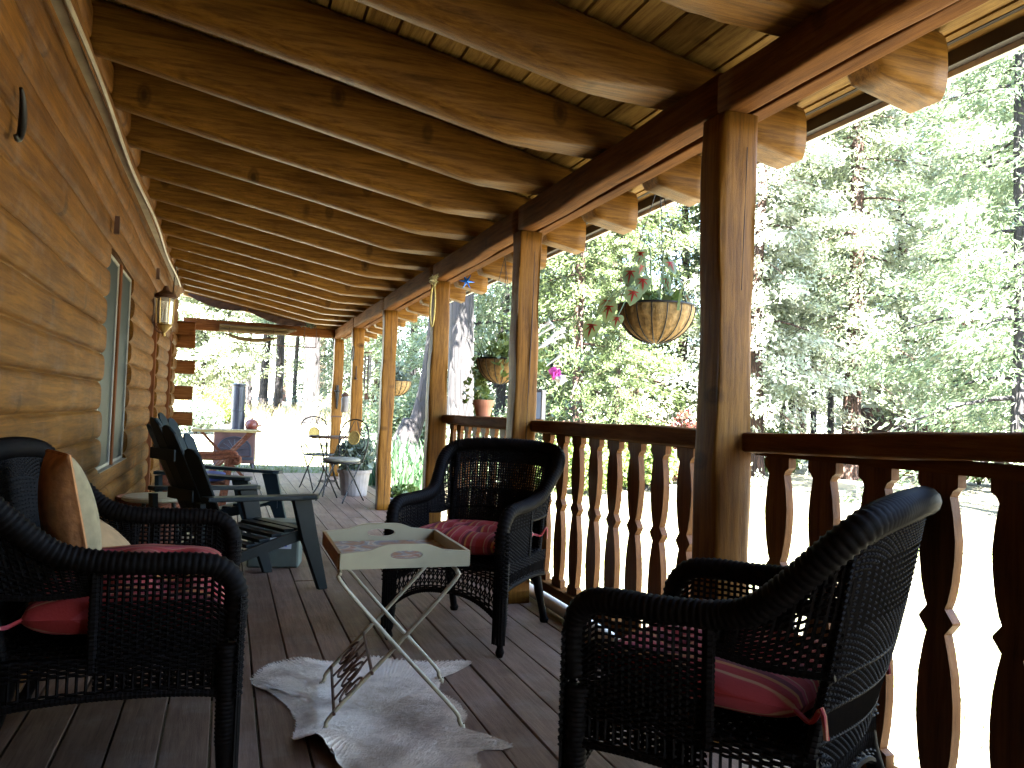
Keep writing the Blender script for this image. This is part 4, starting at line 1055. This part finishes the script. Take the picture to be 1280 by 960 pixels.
def pl_caladium(o, rad):
    r_ = random.Random(5)
    spec = [(-.22, -.10, .10), (-.17, .02, .16), (-.28, .05, -.02), (-.34, -.06, -.09), (-.40, .04, -.12), (-.22, .12, .02), (.08, -.08, .13), (.14, .06, .17), (.0, .1, .22), (-.06, -.12, .20), (.18, -.04, .08), (-.30, -.12, .03), (.02, .14, .10), (-.1, .02, .26)]
    for i, (x, y, z) in enumerate(spec):
        mb = MB(); L = r_.uniform(.075, .105); out_ = np.array((x, y, 0)) / max(.05, math.hypot(x, y))
        mb.tube(spline([(x * .25, y * .25, -.03), (x * .55, y * .55, max(z, .02) + .07), (x, y, z)], 10), .003, 5, mi=0)
        d = out_ * .5 + np.array((r_.uniform(-.2, .2), -.15, -.8)); heart(mb, (x, y, z), d, out_ + np.array((0, -.6, .35)), L, L * .85)
        mb.build('leaf', [M['calad'], M['caladred']], o)
    mb = MB(); blades(mb, 26, .16, .12, .14, .015, z0=-.04); leafball(mb, 60, (0, 0, .02), (.16, .16, .05), .07, .04); mb.build('greenery', M['leafC'], o)
basket('big coconut fibre hanging basket with red-veined leaves beside the front post', (1.97, 3.46, 1.648), .188, .182, pl_caladium, R(20))
def pl_petunia(o, rad):
    mb = MB(); leafball(mb, 420, (.10, -.16, .05), (.26, .22, .26), .06, .028, shell=.1); blades(mb, 60, .34, .34, .12, .016, .9, z0=-.03); mb.build('greenery', M['leafC'], o)
    r_ = random.Random(3)
    for k in range(9):
        mb = MB(); c = np.array((.26 + r_.uniform(-.10, .12), -.36 + r_.uniform(-.10, .10), .10 + r_.uniform(-.08, .16)))
        d = unit(np.array((.75, -.3, .55 + r_.uniform(-.15, .15)))); s = c - d * .13
        mb.tube(np.array([s, c - d * .03, c]), [.004, .007, .016], 7, cap=False)
        u = unit(np.cross(d, (0, 0, 1.))); w = np.cross(u, d)
        pet = [c + (u * math.cos(t) + w * math.sin(t)) * (.036 if j % 2 == 0 else .022) + d * .012 for j, t in enumerate(np.linspace(0, 2 * PI, 11)[:-1])]
        mb.add([c] + pet, [(0, i + 1, (i + 1) % 10 + 1) for i in range(10)])
        mb.build('flower', M['petalw'], o)
    for k in range(2):
        mb = MB(); leafball(mb, 26, (.28 + .05 * k, -.40, -.10 - .04 * k), (.035, .035, .03), .05, .045, shell=.3); mb.build('flower', M['petalp'] if k == 0 else M['petalw'], o)
    mb = MB()
    for q in range(9):
        x0, y0 = -.12 + r_.uniform(-.06, .06), .14 + r_.uniform(-.08, .08)
        zz_ = np.linspace(0, -.45 * r_.uniform(.5, 1), 7)
        P = np.array([(x0 + .05 * math.sin(z * 9 + q), y0 + .04 * math.cos(z * 8 + q), z) for z in zz_])
        for p in P: leafball(mb, 5, p, (.03, .03, .03), .05, .04, shell=.2)
    mb.build('trailing_leaves', M['leafC'], o)
basket('hanging basket with white and pink flowers half hidden by the cracked post', (1.95, 5.75, 1.50), .185, .185, pl_petunia)
def pl_plain(o, rad):
    mb = MB(); leafball(mb, 260, (0, 0, .06), (.2, .2, .12), .07, .03, shell=.1); blades(mb, 40, .22, .25, .1, .014, .9, z0=-.03); mb.build('greenery', M['leafE'], o)
basket('farthest hanging basket, partly behind the free-standing post', (1.95, 9.75, 1.44), .19, .19, pl_plain)

# ------------------------------------------------------------------ small hanging things
o = thing('straw_hoop', 'long straw rope hoop hanging from the beam at a post', 'hoop', (1.545, 6.26, 2.10))
mb = MB(); mb.tube([(-.02, .075 * math.sin(u) * 1.0, .0 - .165 + .165 * math.cos(u)) for u in np.linspace(0, 2 * PI, 36)[:-1]], .008, 7, closed=True); mb.build('rope_loop', M['straw'], o)
mb = MB(); leafball(mb, 40, (-.02, 0, .04), (.025, .06, .05), .06, .014, shell=.1); mb.build('dried_sprig', M['weed'], o)
o = thing('star_ornament', 'shiny blue star pinwheel hanging under the eaves', 'star ornament', (1.90, 6.60, 2.215))
for k in range(6):
    a = k * PI / 3; b = a + .5; mb = MB(); mb.add([(0, -.012, 0), (.022 * math.cos(b), .004, .022 * math.sin(b)), (.075 * math.cos(a), 0, .075 * math.sin(a)), (.022 * math.cos(a - .5), -.008, .022 * math.sin(a - .5)), (0, .012, 0)], [(0, 1, 2), (0, 2, 3), (4, 2, 1), (4, 3, 2)]); mb.build('vane', M['bluestar'], o)
mb = MB(); mb.tube([(0, 0, .03), (0, 0, .16)], .0016, 4); mb.build('string', M['iron'], o)
o = thing('iron_ring', 'dark horseshoe ring hanging on the pale post', 'ring', (1.555, 10.73, 1.83))
mb = MB(); mb.tube([(0, .085 * math.sin(u), -.02 + .10 * math.cos(u)) for u in np.linspace(0, 2 * PI, 30)[:-1]], .009, 6, closed=True); mb.tube([(0, 0, .08), (.002, 0, .19)], .003, 5); mb.build('hoop', M['iron'], o)
o = tag(MB().tube([(1.62, 10.815, 1.65), (1.62, 10.812, 1.50), (1.62, 10.812, 1.47)], [.006, .006, .02], 8).build('iron_key', M['iron']), 'small dark iron key hanging below the ring on the pale post', 'key')
o = thing('wind_chime', 'tubular wind chime hanging beside the pale post', 'wind chime', (1.64, 10.02, 1.78))
mb = MB(); mb.lathe([(0, 0), (.05, 0), (.05, .012), (0, .014)], n=14); mb.build('top_disc', M['rust'], o)
for k in range(5):
    a = k * 2 * PI / 5; mb = MB(); l = .30 + .05 * k; mb.tube([(.038 * math.cos(a), .038 * math.sin(a), -.03), (.038 * math.cos(a), .038 * math.sin(a), -.03 - l)], .009, 7); mb.tube([(.038 * math.cos(a), .038 * math.sin(a), -.03), (.038 * math.cos(a), .038 * math.sin(a), 0)], .0015, 4); mb.build('chime_tube', M['galv'], o)
mb = MB(); mb.tube([(0, 0, .012), (0, 0, .40)], .002, 4); mb.tube([(0, 0, 0), (0, 0, -.5)], .0015, 4); mb.box(-.025, .025, -.003, .003, -.58, -.5); mb.build('cord', M['rust'], o)
o = thing('candle_sconce', 'black iron candle sconce with a cone on the farthest post', 'sconce', (1.64, 12.80, 1.33))
mb = MB(); mb.lathe([(0, -.28), (.012, -.26), (.03, .0), (.05, .01), (.05, .02), (0, .02)], n=12); mb.build('cone', M['iron'], o)
mb = MB(); mb.lathe([(.02, .02), (.02, .10), (0, .105)], n=10); mb.build('candle', M['iron'], o)
o = thing('hanging_lantern', 'grey glass jar lantern hanging between the two pale posts', 'lantern', (1.62, 11.75, 1.02))
mb = MB(); mb.lathe([(0, 0), (.045, 0), (.055, .02), (.055, .20), (.04, .23), (0, .23)], n=16); mb.build('jar', M['galv'], o, smooth=True)
mb = MB(); mb.lathe([(.045, .23), (.06, .24), (.03, .28), (0, .29)], n=14); mb.tube([(0, 0, .28), (0, 0, 1.14)], .002, 4); mb.build('lid', M['rust'], o)

# bamboo rack under the cross beam, cloth swags over it
o = thing('hanging_bamboo_rack', 'rolled bamboo blind hanging under the far cross beam', 'bamboo blind', (.35, 12.80, 2.24))
mb = MB()
for k in range(7):
    mb.tube([(-.50, -.03 * math.cos(k) * 1.2, -.012 * k + .02), (.62 - .03 * k, -.03 * math.cos(k * 1.3), -.012 * k + .015)], .016, 7)
mb.build('blind_roll', M['bamboo'], o)
mb = MB(); mb.tube(spline([(-.42, -.02, -.10), (-.2, -.02, -.165), (.1, -.02, -.175), (.35, -.02, -.12)], 20), [.012 + .02 * math.sin(PI * i / 19) for i in range(20)], 7); mb.build('sagging_fold', M['bamboo'], o)
mb = MB(); mb.tube([(-.36, -.05, -.24), (.92, -.05, -.24)], .007, 6); 
for x in (-.36, -.05, .28): mb.tube([(x, -.05, .0), (x, -.05, -.24)], .005, 5)
for x in (.74, .92): mb.tube([(x, -.05, .06), (x, -.05, -.24)], .007, 5)
mb.build('iron_bar', M['rust'], o)
mb = MB(); leafball(mb, 60, (.80, -.05, .10), (.12, .05, .05), .06, .025, shell=.1); mb.build('dried_greens', M['leafE'], o)
for i, (x0, x1, lab) in enumerate(((-.60, .22, 'dark cloth swag under the last rafter, next to the cabin wall'), (.24, 1.10, 'dark cloth swag under the last rafter, right of the other swag'))):
    mb = MB(); top_ = lambda u: rbot(x0 + (x1 - x0) * u) + .03
    mb.grid(lambda u, v: (x0 + (x1 - x0) * u, 12.62 + .012 * math.sin(u * 30 + v * 4) * v - .02 * v, top_(u) - v * (.03 + .085 * math.sin(PI * u) ** .8)), 30, 8)
    ob = mb.build('cloth_swag', M['darkcloth'], smooth=True)
    so = ob.modifiers.new('thick', 'SOLIDIFY'); so.thickness = .006
    tag(ob, lab, 'cloth swag', 'dark cloth swags')

# white pipe on the deck along the railing
o = MB(); o.tube([(1.775, 2.9, .038), (1.775, 6.3, .038)], .036, 16); tag(o.build('drain_pipe', M['pvc'], smooth=True), 'white plastic pipe lying on the deck along the railing foot', 'pipe')

# ------------------------------------------------------------------ vegetation
def crown(seed, H, base, rad, nb, sprays, per, L, W, droop=.35, up=.0, power=.75):
    r_ = np.random.default_rng(seed); mb = MB(); tb = MB()
    P = []; D = []; U = []
    for i in range(nb):
        t = (i + r_.random()) / nb; h = base + (H - base) * t ** 1.05
        l = rad * ((1 - t) ** power) * (.55 + .5 * r_.random()) + .35
        az = i * 2.39996 + r_.normal() * .35; ca, sa = math.cos(az), math.sin(az)
        drp = droop * (.6 + .8 * r_.random()) * (1 - .5 * t)
        s = np.linspace(0, 1, 7); br = np.stack([ca * l * s, sa * l * s, h + up * l * s - drp * l * s ** 1.7], 1)
        if i % 2 == 0: tb.tube(br[:6], np.linspace(.05, .008, 6) * (1 - .6 * t), 4, cap=False)
        ss = r_.uniform(.02, 1.0, sprays) ** .85
        C = np.stack([np.interp(ss, s, br[:, k]) for k in range(3)], 1)
        lat = (r_.random(sprays) - .5) * .9 * l * (1.15 - ss)
        C += np.stack([-sa * lat, ca * lat, -.12 * np.abs(lat)], 1)
        n = sprays * per; cc = np.repeat(C, per, 0)
        off = r_.standard_normal((n, 3)) * np.array((.17, .17, .11)); off[:, 2] -= .12 * r_.random(n)
        P.append(cc + off)
        d = unit(np.stack([ca * .7 + r_.normal(size=n) * .5, sa * .7 + r_.normal(size=n) * .5, -.45 + r_.normal(size=n) * .35], 1)); D.append(d)
        nr = unit(np.stack([ca * .8 + r_.normal(size=n) * .6, sa * .8 + r_.normal(size=n) * .6, .6 + r_.normal(size=n) * .45], 1)); U.append(unit(np.cross(d, nr)))
    P = np.concatenate(P); D = np.concatenate(D); U = np.concatenate(U); n = len(P)
    leaves_mesh(mb, P, D, U, L * (.6 + .8 * r_.random(n)), W * (.6 + .8 * r_.random(n)))
    return mb, tb
def trunk(tb, H, r0, lean=(0, 0), flare=.25, n=12, seed=0):
    r_ = random.Random(seed); zs_ = np.concatenate([[-.4, 0, .15, .4, .9], np.linspace(1.6, H, 14)])
    pts = [(lean[0] * z + .05 * math.sin(z * .7 + seed), lean[1] * z + .05 * math.cos(z * .6 + seed), z) for z in zs_]
    rad = [r0 * (1 - .82 * max(0, z) / H) * (1 + flare * math.exp(-max(0, z) / .35)) for z in zs_]
    tb.tube(pts, rad, n, ref=(0, 1, 0))
KIND = {}
def kind(key, leaf, bk, H, base, rad, nb, sp, per, L, W, r0, droop, up=0., lean=(0, 0), flare=.3, power=.75):
    mb, tb = crown(hash(key) % 999 if False else sum(map(ord, key)), H, base, rad, nb, sp, per, L, W, droop, up, power)
    trunk(tb, H * .97, r0, lean, flare, seed=len(key))
    KIND[key] = (mb.mesh('crown', M[leaf]), tb.mesh('trunk', M[bk], True))
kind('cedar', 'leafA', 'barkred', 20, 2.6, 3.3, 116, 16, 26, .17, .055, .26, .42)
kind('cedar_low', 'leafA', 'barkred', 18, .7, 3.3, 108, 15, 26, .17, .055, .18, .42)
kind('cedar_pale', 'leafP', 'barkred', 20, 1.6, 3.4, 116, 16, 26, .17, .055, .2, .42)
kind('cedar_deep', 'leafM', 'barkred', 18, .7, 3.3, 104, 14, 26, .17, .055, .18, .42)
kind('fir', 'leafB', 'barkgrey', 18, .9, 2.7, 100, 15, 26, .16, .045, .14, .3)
kind('slim', 'leafA', 'barkdark', 17, 4.6, 2.0, 80, 13, 24, .18, .06, .12, .35)
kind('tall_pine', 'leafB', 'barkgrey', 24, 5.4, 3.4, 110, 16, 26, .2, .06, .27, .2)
kind('broad', 'leafA', 'barkdark', 9, 1.2, 3.2, 90, 16, 26, .17, .09, .13, .1, .35, power=.45)
NT = {'cedar': 'cedar_tree', 'cedar_pale': 'cedar_tree', 'cedar_deep': 'cedar_tree', 'cedar_low': 'cedar_tree', 'fir': 'fir_tree', 'slim': 'conifer_tree', 'tall_pine': 'pine_tree', 'broad': 'leafy_tree'}
def tree(key, x, y, label, s=1., rz=0., group=None, dz=0.):
    o = thing(NT[key], label, 'tree', (x, y, float(gz(x, y)) + dz), rz, group); o.scale = (s, s, s)
    for nm, me in zip(('crown', 'trunk'), KIND[key]):
        c = bpy.data.objects.new(nm, me); COL.objects.link(c); c.parent = o
def bush(name, x, y, r, h, n, leaf, label, L=.1, W=.05, group=None):
    o = thing(name, label, 'shrub', (x, y, float(gz(x, y))), random.uniform(0, 6), group)
    mb = MB(); k = max(3, int(r * 5))
    for i in range(k):
        a = i * 2.4; q = r * .6 * math.sqrt((i + .3) / k); hh = h * random.uniform(.55, 1.)
        leafball(mb, n // k, (q * math.cos(a), q * math.sin(a), hh * .55), (r * .5, r * .5, hh * .5), L, W, shell=.15)
    mb.build('foliage', M[leaf], o)
    mb = MB()
    for i in range(7):
        a = i * .9; mb.tube(spline([(0, 0, -.1), (.15 * r * math.cos(a), .15 * r * math.sin(a), h * .35), (.5 * r * math.cos(a), .5 * r * math.sin(a), h * .75)], 6), [.02, .017, .014, .011, .008, .005], 5)
    mb.build('stem', M['barkdark'], o)
#VEG#
TREES = [
    ('cedar', 16.28, 17.64, 1.0, 'red-barked cedar with the thickest trunk seen over the nearest railing'),
    ('cedar_pale', 13.71, 18.46, 0.95, 'bushy cedar right behind the thick front post'),
    ('slim', 16.72, 21.2, 0.9, 'thin dark-trunked conifer leftmost of the slender row right of the front post'),
    ('slim', 18.22, 22.56, 1.0, 'thin conifer second in the slender row right of the front post'),
    ('slim', 17.48, 20.58, 0.95, 'thin conifer third in the slender row, left of the thick red trunk'),
    ('slim', 20.45, 23.29, 1.05, 'thin conifer close against the left side of the thick red trunk'),
    ('cedar_pale', 23.54, 23.13, 1.15, 'pale sunlit cedar rising behind the left end of the low shed'),
    ('cedar_pale', 26.47, 24.4, 1.2, 'sunlit cedar rising behind the middle of the low shed'),
    ('cedar', 22.7, 19.61, 1.0, 'reddish-trunked cedar right of the low shed'),
    ('fir', 13.38, 10.49, 1.0, 'dark slender fir with a bare grey stem at the right edge'),
    ('fir', 19.79, 15.28, 1.1, 'dark fir standing behind the grey-stemmed fir at the right edge'),
    ('fir', 17.58, 13.23, 1.1, 'dark fir just outside the right edge'),
    ('cedar_deep', 7.83, 17.31, 0.85, 'red-trunked cedar seen between the cracked post and the big hanging basket'),
    ('cedar_deep', 10.86, 20.27, 0.95, 'drooping cedar directly behind the big hanging basket'),
    ('cedar_deep', 14.11, 23.02, 1.05, 'cedar behind the right rim of the big hanging basket'),
    ('cedar', 18.12, 26.38, 1.2, 'tall cedar hidden mostly by the thick front post'),
    ('fir', 9.44, 23.15, 1.0, 'blue-green fir just right of the cracked post'),
    ('fir', 6.77, 19.88, 1.0, 'dark blue-green fir behind the flowering hanging basket'),
    ('fir', 7.08, 22.93, 1.1, 'dark fir right beside the big grey pine trunk'),
    ('tall_pine', 4.23, 14.91, 1.0, 'big grey-barked pine whose trunk shows between the hoop post and the cracked post'),
    ('fir', 6.43, 29.3, 1.15, 'fir beyond the iris bed, right of the free-standing post'),
    ('cedar_low', 6.27, 35.45, 1.0, 'light green cedar behind the two pale posts'),
    ('cedar_low', 6.99, 47.49, 1.15, 'far cedar seen between the two farthest posts'),
    ('tall_pine', 2.93, 30.86, 1.15, 'dark thick-trunked pine left of the farthest post'),
    ('tall_pine', 2.13, 36.94, 0.75, 'slender dark pine under the right end of the cross beam'),
    ('tall_pine', 1.85, 43.96, 0.9, 'dark pine with two-tone trunk beyond the stove flue'),
    ('slim', 3.58, 45.86, 1.1, 'slim conifer between the two dark pines past the field'),
    ('slim', 1.04, 41.99, 1.0, 'slim conifer right of the dark gabled outhouse'),
    ('cedar_low', -0.83, 46.99, 1.0, 'light green cedar behind the wood stove, left of the outhouse'),
    ('broad', -0.96, 33.99, 0.9, 'bright leafy tree seen between the log ends and the stove flue'),
    ('cedar_low', -2.73, 54.93, 1.2, 'far cedar at the corner of the cabin wall'),
    ('cedar', 6.68, 61.64, 1.3, 'far cedar at the back of the sunny field, right'),
    ('cedar', 4.17, 67.87, 1.3, 'far cedar at the back of the sunny field, middle'),
    ('cedar', 0.75, 66.0, 1.3, 'far cedar at the back of the sunny field, left'),
    ('fir', 5.36, 43.67, 1.0, 'fir behind the iron candle sconce'),
    ('cedar', 16.06, 32.22, 1.2, 'second-row cedar between the hanging basket and the cracked post'),
    ('cedar', 14.9, 34.96, 1.2, 'second-row cedar right of the cracked post'),
    ('cedar', 12.45, 33.78, 1.2, 'second-row cedar behind the cracked post'),
    ('cedar_pale', 27.95, 33.98, 1.35, 'second-row cedar above the slender row of trunks'),
    ('cedar_pale', 31.7, 34.7, 1.35, 'second-row cedar above the thick red trunk'),
    ('cedar_pale', 30.9, 25.4, 1.3, 'second-row cedar near the right edge'),
    ('fir', 8.86, 34.89, 1.2, 'fir behind the leaning root-flared trunk'),
    ('cedar_deep', 7.99, 15.57, 0.34, 'small cedar sapling under the big hanging basket'),
]
for i, (k, x, y, s, lab) in enumerate(TREES):
    tree(k, x, y, lab, s, i * 1.7, 'trees around the yard')
BUSHES = [
    ('leafC', 6.57, 14.04, 0.9, 1.3, 'light green shrub over the middle railing, left'),
    ('leafC', 8.32, 14.83, 1.0, 1.5, 'light green shrub over the middle railing beside the front post'),
    ('leafD', 7.96, 15.58, 0.7, 1.3, 'red-leaved shrub between green shrubs over the middle railing'),
    ('leafD', 9.93, 16.2, 0.6, 2.2, 'narrow red-leaved shrub touching the front post'),
    ('leafB', 6.67, 15.64, 1.2, 1.0, 'dark green shrub at the lawn edge behind the middle railing'),
    ('leafB', 10.12, 17.25, 1.6, 0.9, 'low dark green shrub at the lawn edge left of the front post'),
    ('leafB', 8.92, 17.9, 1.6, 0.9, 'low dark green shrub at the lawn edge under the hanging basket'),
    ('leafC', 19.14, 16.09, 1.3, 1.6, 'light green shrub right of the low shed'),
    ('leafC', 14.66, 19.0, 1.2, 1.8, 'bright shrub just right of the front post'),
    ('leafC', 18.09, 18.67, 0.9, 1.3, 'pale shrub left of the low shed'),
    ('leafB', 4.18, 13.36, 1.0, 1.3, 'dark shrub behind the pot on the handrail'),
    ('leafC', 5.05, 14.13, 1.0, 1.1, 'yellow-green shrub behind the cracked post'),
    ('leafE', 2.41, 14.3, 0.5, 0.8, 'grey-green shrub at the deck end behind the bistro set'),
    ('leafC', -0.32, 30.0, 1.2, 1.4, 'yellow-green shrub beyond the stove'),
    ('leafE', -0.78, 23.99, 0.9, 1.2, 'small round shrub by the cabin corner'),
    ('leafB', 4.15, 19.56, 1.2, 1.6, 'dark shrub beyond the iris bed'),
]
for k, x, y, r, h, lab in BUSHES:
    bush('shrub', x, y, r, h, int(2600 * r * h), k, lab, .12, .06, 'shrubs at the edge of the yard')
for k, (x, y, lab) in enumerate(((3.6, -.6, 'unseen tall dark shrub added to block yard light, closest to the cabin return wall'), (4.6, -1.6, 'unseen tall dark shrub added to block yard light, behind the one closest to the return wall'), (3.4, -2.6, 'unseen tall dark shrub added to block yard light, beside the return wall corner'))):  # out of view, added to keep lawn light off the near porch
    bush('shrub', x, y, 1.1, 3.0, 3600, 'leafB', lab, .13, .07, 'shrubs at the edge of the yard')
RX, RY = 3.84, 16.77
IX, IY = 2.59, 12.33
HX, HY = 20.32, 19.27
OX, OY = 0.38, 40.0
# leaning tree with flared roots beside the iris bed
o = thing('flared_root_tree', 'leaning purplish tree with spreading roots beside the iris bed', 'tree', (RX, RY, float(gz(RX, RY))))
tb = MB(); zs_ = np.linspace(-.3, 14, 26)
tb.tube([(.05 * z + .16 * math.sin(z * .5) - .35 * math.exp(-max(z, 0) / .7), .02 * z, z) for z in zs_], [.15 * (1 - .05 * max(z, 0)) * (1 + .9 * math.exp(-max(z, 0) / .45)) for z in zs_], 12, ref=(0, 1, 0))
for k in range(7):
    a = 2.2 + k * .55; tb.tube(spline([(-.22, 0, .9), (-.25 + .25 * math.cos(a), .25 * math.sin(a), .38), (-.3 + .55 * math.cos(a), .55 * math.sin(a), .08), (-.35 + .95 * math.cos(a), .95 * math.sin(a), -.08)], 12), np.linspace(.09, .045, 12), 8)
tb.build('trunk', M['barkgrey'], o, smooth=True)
c = bpy.data.objects.new('crown', KIND['tall_pine'][0]); COL.objects.link(c); c.parent = o; c.location = (.5, 0, -6.0); c.scale = (.45, .45, .6)
c.location = (.5, 0, 5.5)
# iris bed: one clump after another
for i, (dx, dy) in enumerate(((0, 0), (.35, .3), (-.3, .5), (.2, .9), (.7, .8))):
    o = thing('iris_clump', ['tall strap-leaved iris clump in the bed nearest the deck', 'iris clump just right of the front one', 'iris clump behind and left of the front one', 'iris clump in the middle of the bed', 'iris clump at the far right of the bed'][i], 'plant', (IX + dx, IY + dy, float(gz(IX + dx, IY + dy))), i, 'iris clumps by the leaning tree')
    mb = MB(); blades(mb, 46, .95, .35, .16, .045, .5); mb.build('leaves', M['strap'], o)
# low shed beyond the lawn
o = thing('low_shed', 'low weathered timber shed with a shallow brown roof beyond the lawn', 'shed', (HX, HY, float(gz(HX, HY)) + .12), R(-32))
mb = MB()
for k in range(6): mb.box(-1.5, 1.5, -1.0, 1.0, -.1 + k * .19, .085 + k * .19)
mb.build('wall', M['rafter'], o)
mb = MB()
for s in (-1, 1): mb.add([(-1.85, s * 1.35, 1.16), (1.85, s * 1.35, 1.16), (1.85, 0, 1.86), (-1.85, 0, 1.86), (-1.85, s * 1.35, 1.23), (1.85, s * 1.35, 1.23), (1.85, 0, 1.93), (-1.85, 0, 1.93)], [(0, 1, 2, 3), (4, 7, 6, 5), (0, 4, 5, 1), (1, 5, 6, 2), (0, 3, 7, 4)])
rf = mb.build('roof', M['shedroof'], o)
mb = MB()
for k in range(7): mb.bar((-1.6 + k * .53, -1.38, 1.10), (-1.6 + k * .53, -.9, 1.29), .07, .09)
mb.build('rafter_tail', M['board'], rf)
# outhouse past the field
o = thing('outhouse', 'narrow dark gabled outhouse with pale roof edges past the field', 'outhouse', (OX, OY, float(gz(OX, OY))), R(10))
mb = MB(); mb.box(-.42, .42, -.5, .5, -.2, 1.85); mb.prism([(-.42, 1.85), (.42, 1.85), (0, 2.5)], lambda u, v, k: (u, -.5 + k, v)); mb.build('wall', M['dark'], o)
mb = MB()
for s in (-1, 1): mb.bar((s * .56, 0, 1.74), (0, 0, 2.56), 1.2, .05, (0, 1, 0))
mb.build('roof', M['drip'], o)
# box on the handrail behind the cracked post
o = thing('rail_box', 'small slate box with a pale edge standing on the handrail behind the cracked post', 'box', (1.765, 4.60, 1.0655))
mb = MB(); mb.box(-.07, .05, -.05, .05, 0, .17); mb.build('body', M['pipe'], o, bevel=.004)
mb = MB(); mb.box(.0505, .075, -.055, .055, 0, .18); mb.build('pale_side', M['whitewash'], o)
mb = MB(); mb.box(-.078, .05, -.056, .056, .1705, .185); mb.build('lid', M['dark'], o)
# grass and weeds
mb = MB(); N = 24000
px = rng.uniform(-3, 14, N); py = rng.uniform(13.5, 22, N); pz = gz(px, py)
def tufts(N, x0, x1, y0, y1, hmin, hmax, wd):
    px = rng.uniform(x0, x1, N); py = rng.uniform(y0, y1, N); ok = ~((px < 1.9) & (py < 13.6)); px, py = px[ok], py[ok]; n = len(px)
    h = rng.uniform(hmin, hmax, n); D = unit(np.stack([rng.normal(size=n) * .35, rng.normal(size=n) * .35, np.ones(n)], 1)); U = unit(np.stack([rng.normal(size=n), rng.normal(size=n), np.zeros(n)], 1))
    m = MB(); leaves_mesh(m, np.stack([px, py, gz(px, py)], 1) + D * h[:, None] * .45, D, U, h, wd); return m
tag(tufts(26000, -3, 6, 13.6, 20, .04, .12, .008).build('grass', M['leafC']), kind='stuff')
tag(tufts(9000, -8, 22, 30, 46, .2, .8, .02).build('dry_weeds', M['weed']), kind='stuff')
tag(tufts(30000, 2.0, 9, 2, 13.6, .03, .09, .007).build('lawn_grass', M['leafC']), kind='stuff')

# ------------------------------------------------------------------ light, world, camera
w = bpy.data.worlds.new('World'); sc.world = w; w.use_nodes = True
nt = w.node_tree; bg = nt.nodes['Background']
sky = nt.nodes.new('ShaderNodeTexSky'); sky.sky_type = 'NISHITA'; sky.sun_disc = False
EL = R(55); SA = (-.10, -.995)
sky.sun_elevation = EL; sky.sun_rotation = math.atan2(SA[0], SA[1]); sky.air_density = 1.; sky.dust_density = .6; sky.ozone_density = 1.2
nt.links.new(sky.outputs[0], bg.inputs[0]); bg.inputs[1].default_value = .05
sun = bpy.data.lights.new('sun', 'SUN'); sun.energy = 5.0; sun.angle = R(.53); sun.color = (1, .955, .88)
so = bpy.data.objects.new('sun', sun); COL.objects.link(so)
so.rotation_euler = Vector((SA[0] * math.cos(EL), SA[1] * math.cos(EL), math.sin(EL))).to_track_quat('Z', 'Y').to_euler()
so.location = (0, 0, 30)

cam = bpy.data.cameras.new('camera'); co = bpy.data.objects.new('camera', cam); COL.objects.link(co)
f = 1000.; cam.sensor_width = 36; cam.lens = 36 * f / 1280; cam.clip_end = 2000; cam.clip_start = .05
yv = Vector(((283 - 640) / f, -(503 - 480) / f, -1)).normalized()
uv = Vector((math.sin(.036), math.cos(.036), 0)); uv.z = -(uv.x * yv.x + uv.y * yv.y) / yv.z; uv.normalize()
xv = yv.cross(uv)
rot = Matrix((xv, yv, uv))            # rows: world axes in camera coordinates
co.matrix_world = Matrix.Translation((0, 0, 1.1)) @ rot.to_4x4()
sc.camera = co
sc.view_settings.view_transform = 'Standard'; sc.view_settings.look = 'None'; sc.view_settings.gamma = 1
sc.view_settings.exposure = 5.8
sc.view_settings.use_curve_mapping = False
sc.cycles.use_denoising = True
sc.cycles.max_bounces = 9; sc.cycles.diffuse_bounces = 5; sc.cycles.glossy_bounces = 3; sc.cycles.transmission_bounces = 5; sc.cycles.transparent_max_bounces = 6
sc.cycles.sample_clamp_indirect = 6.
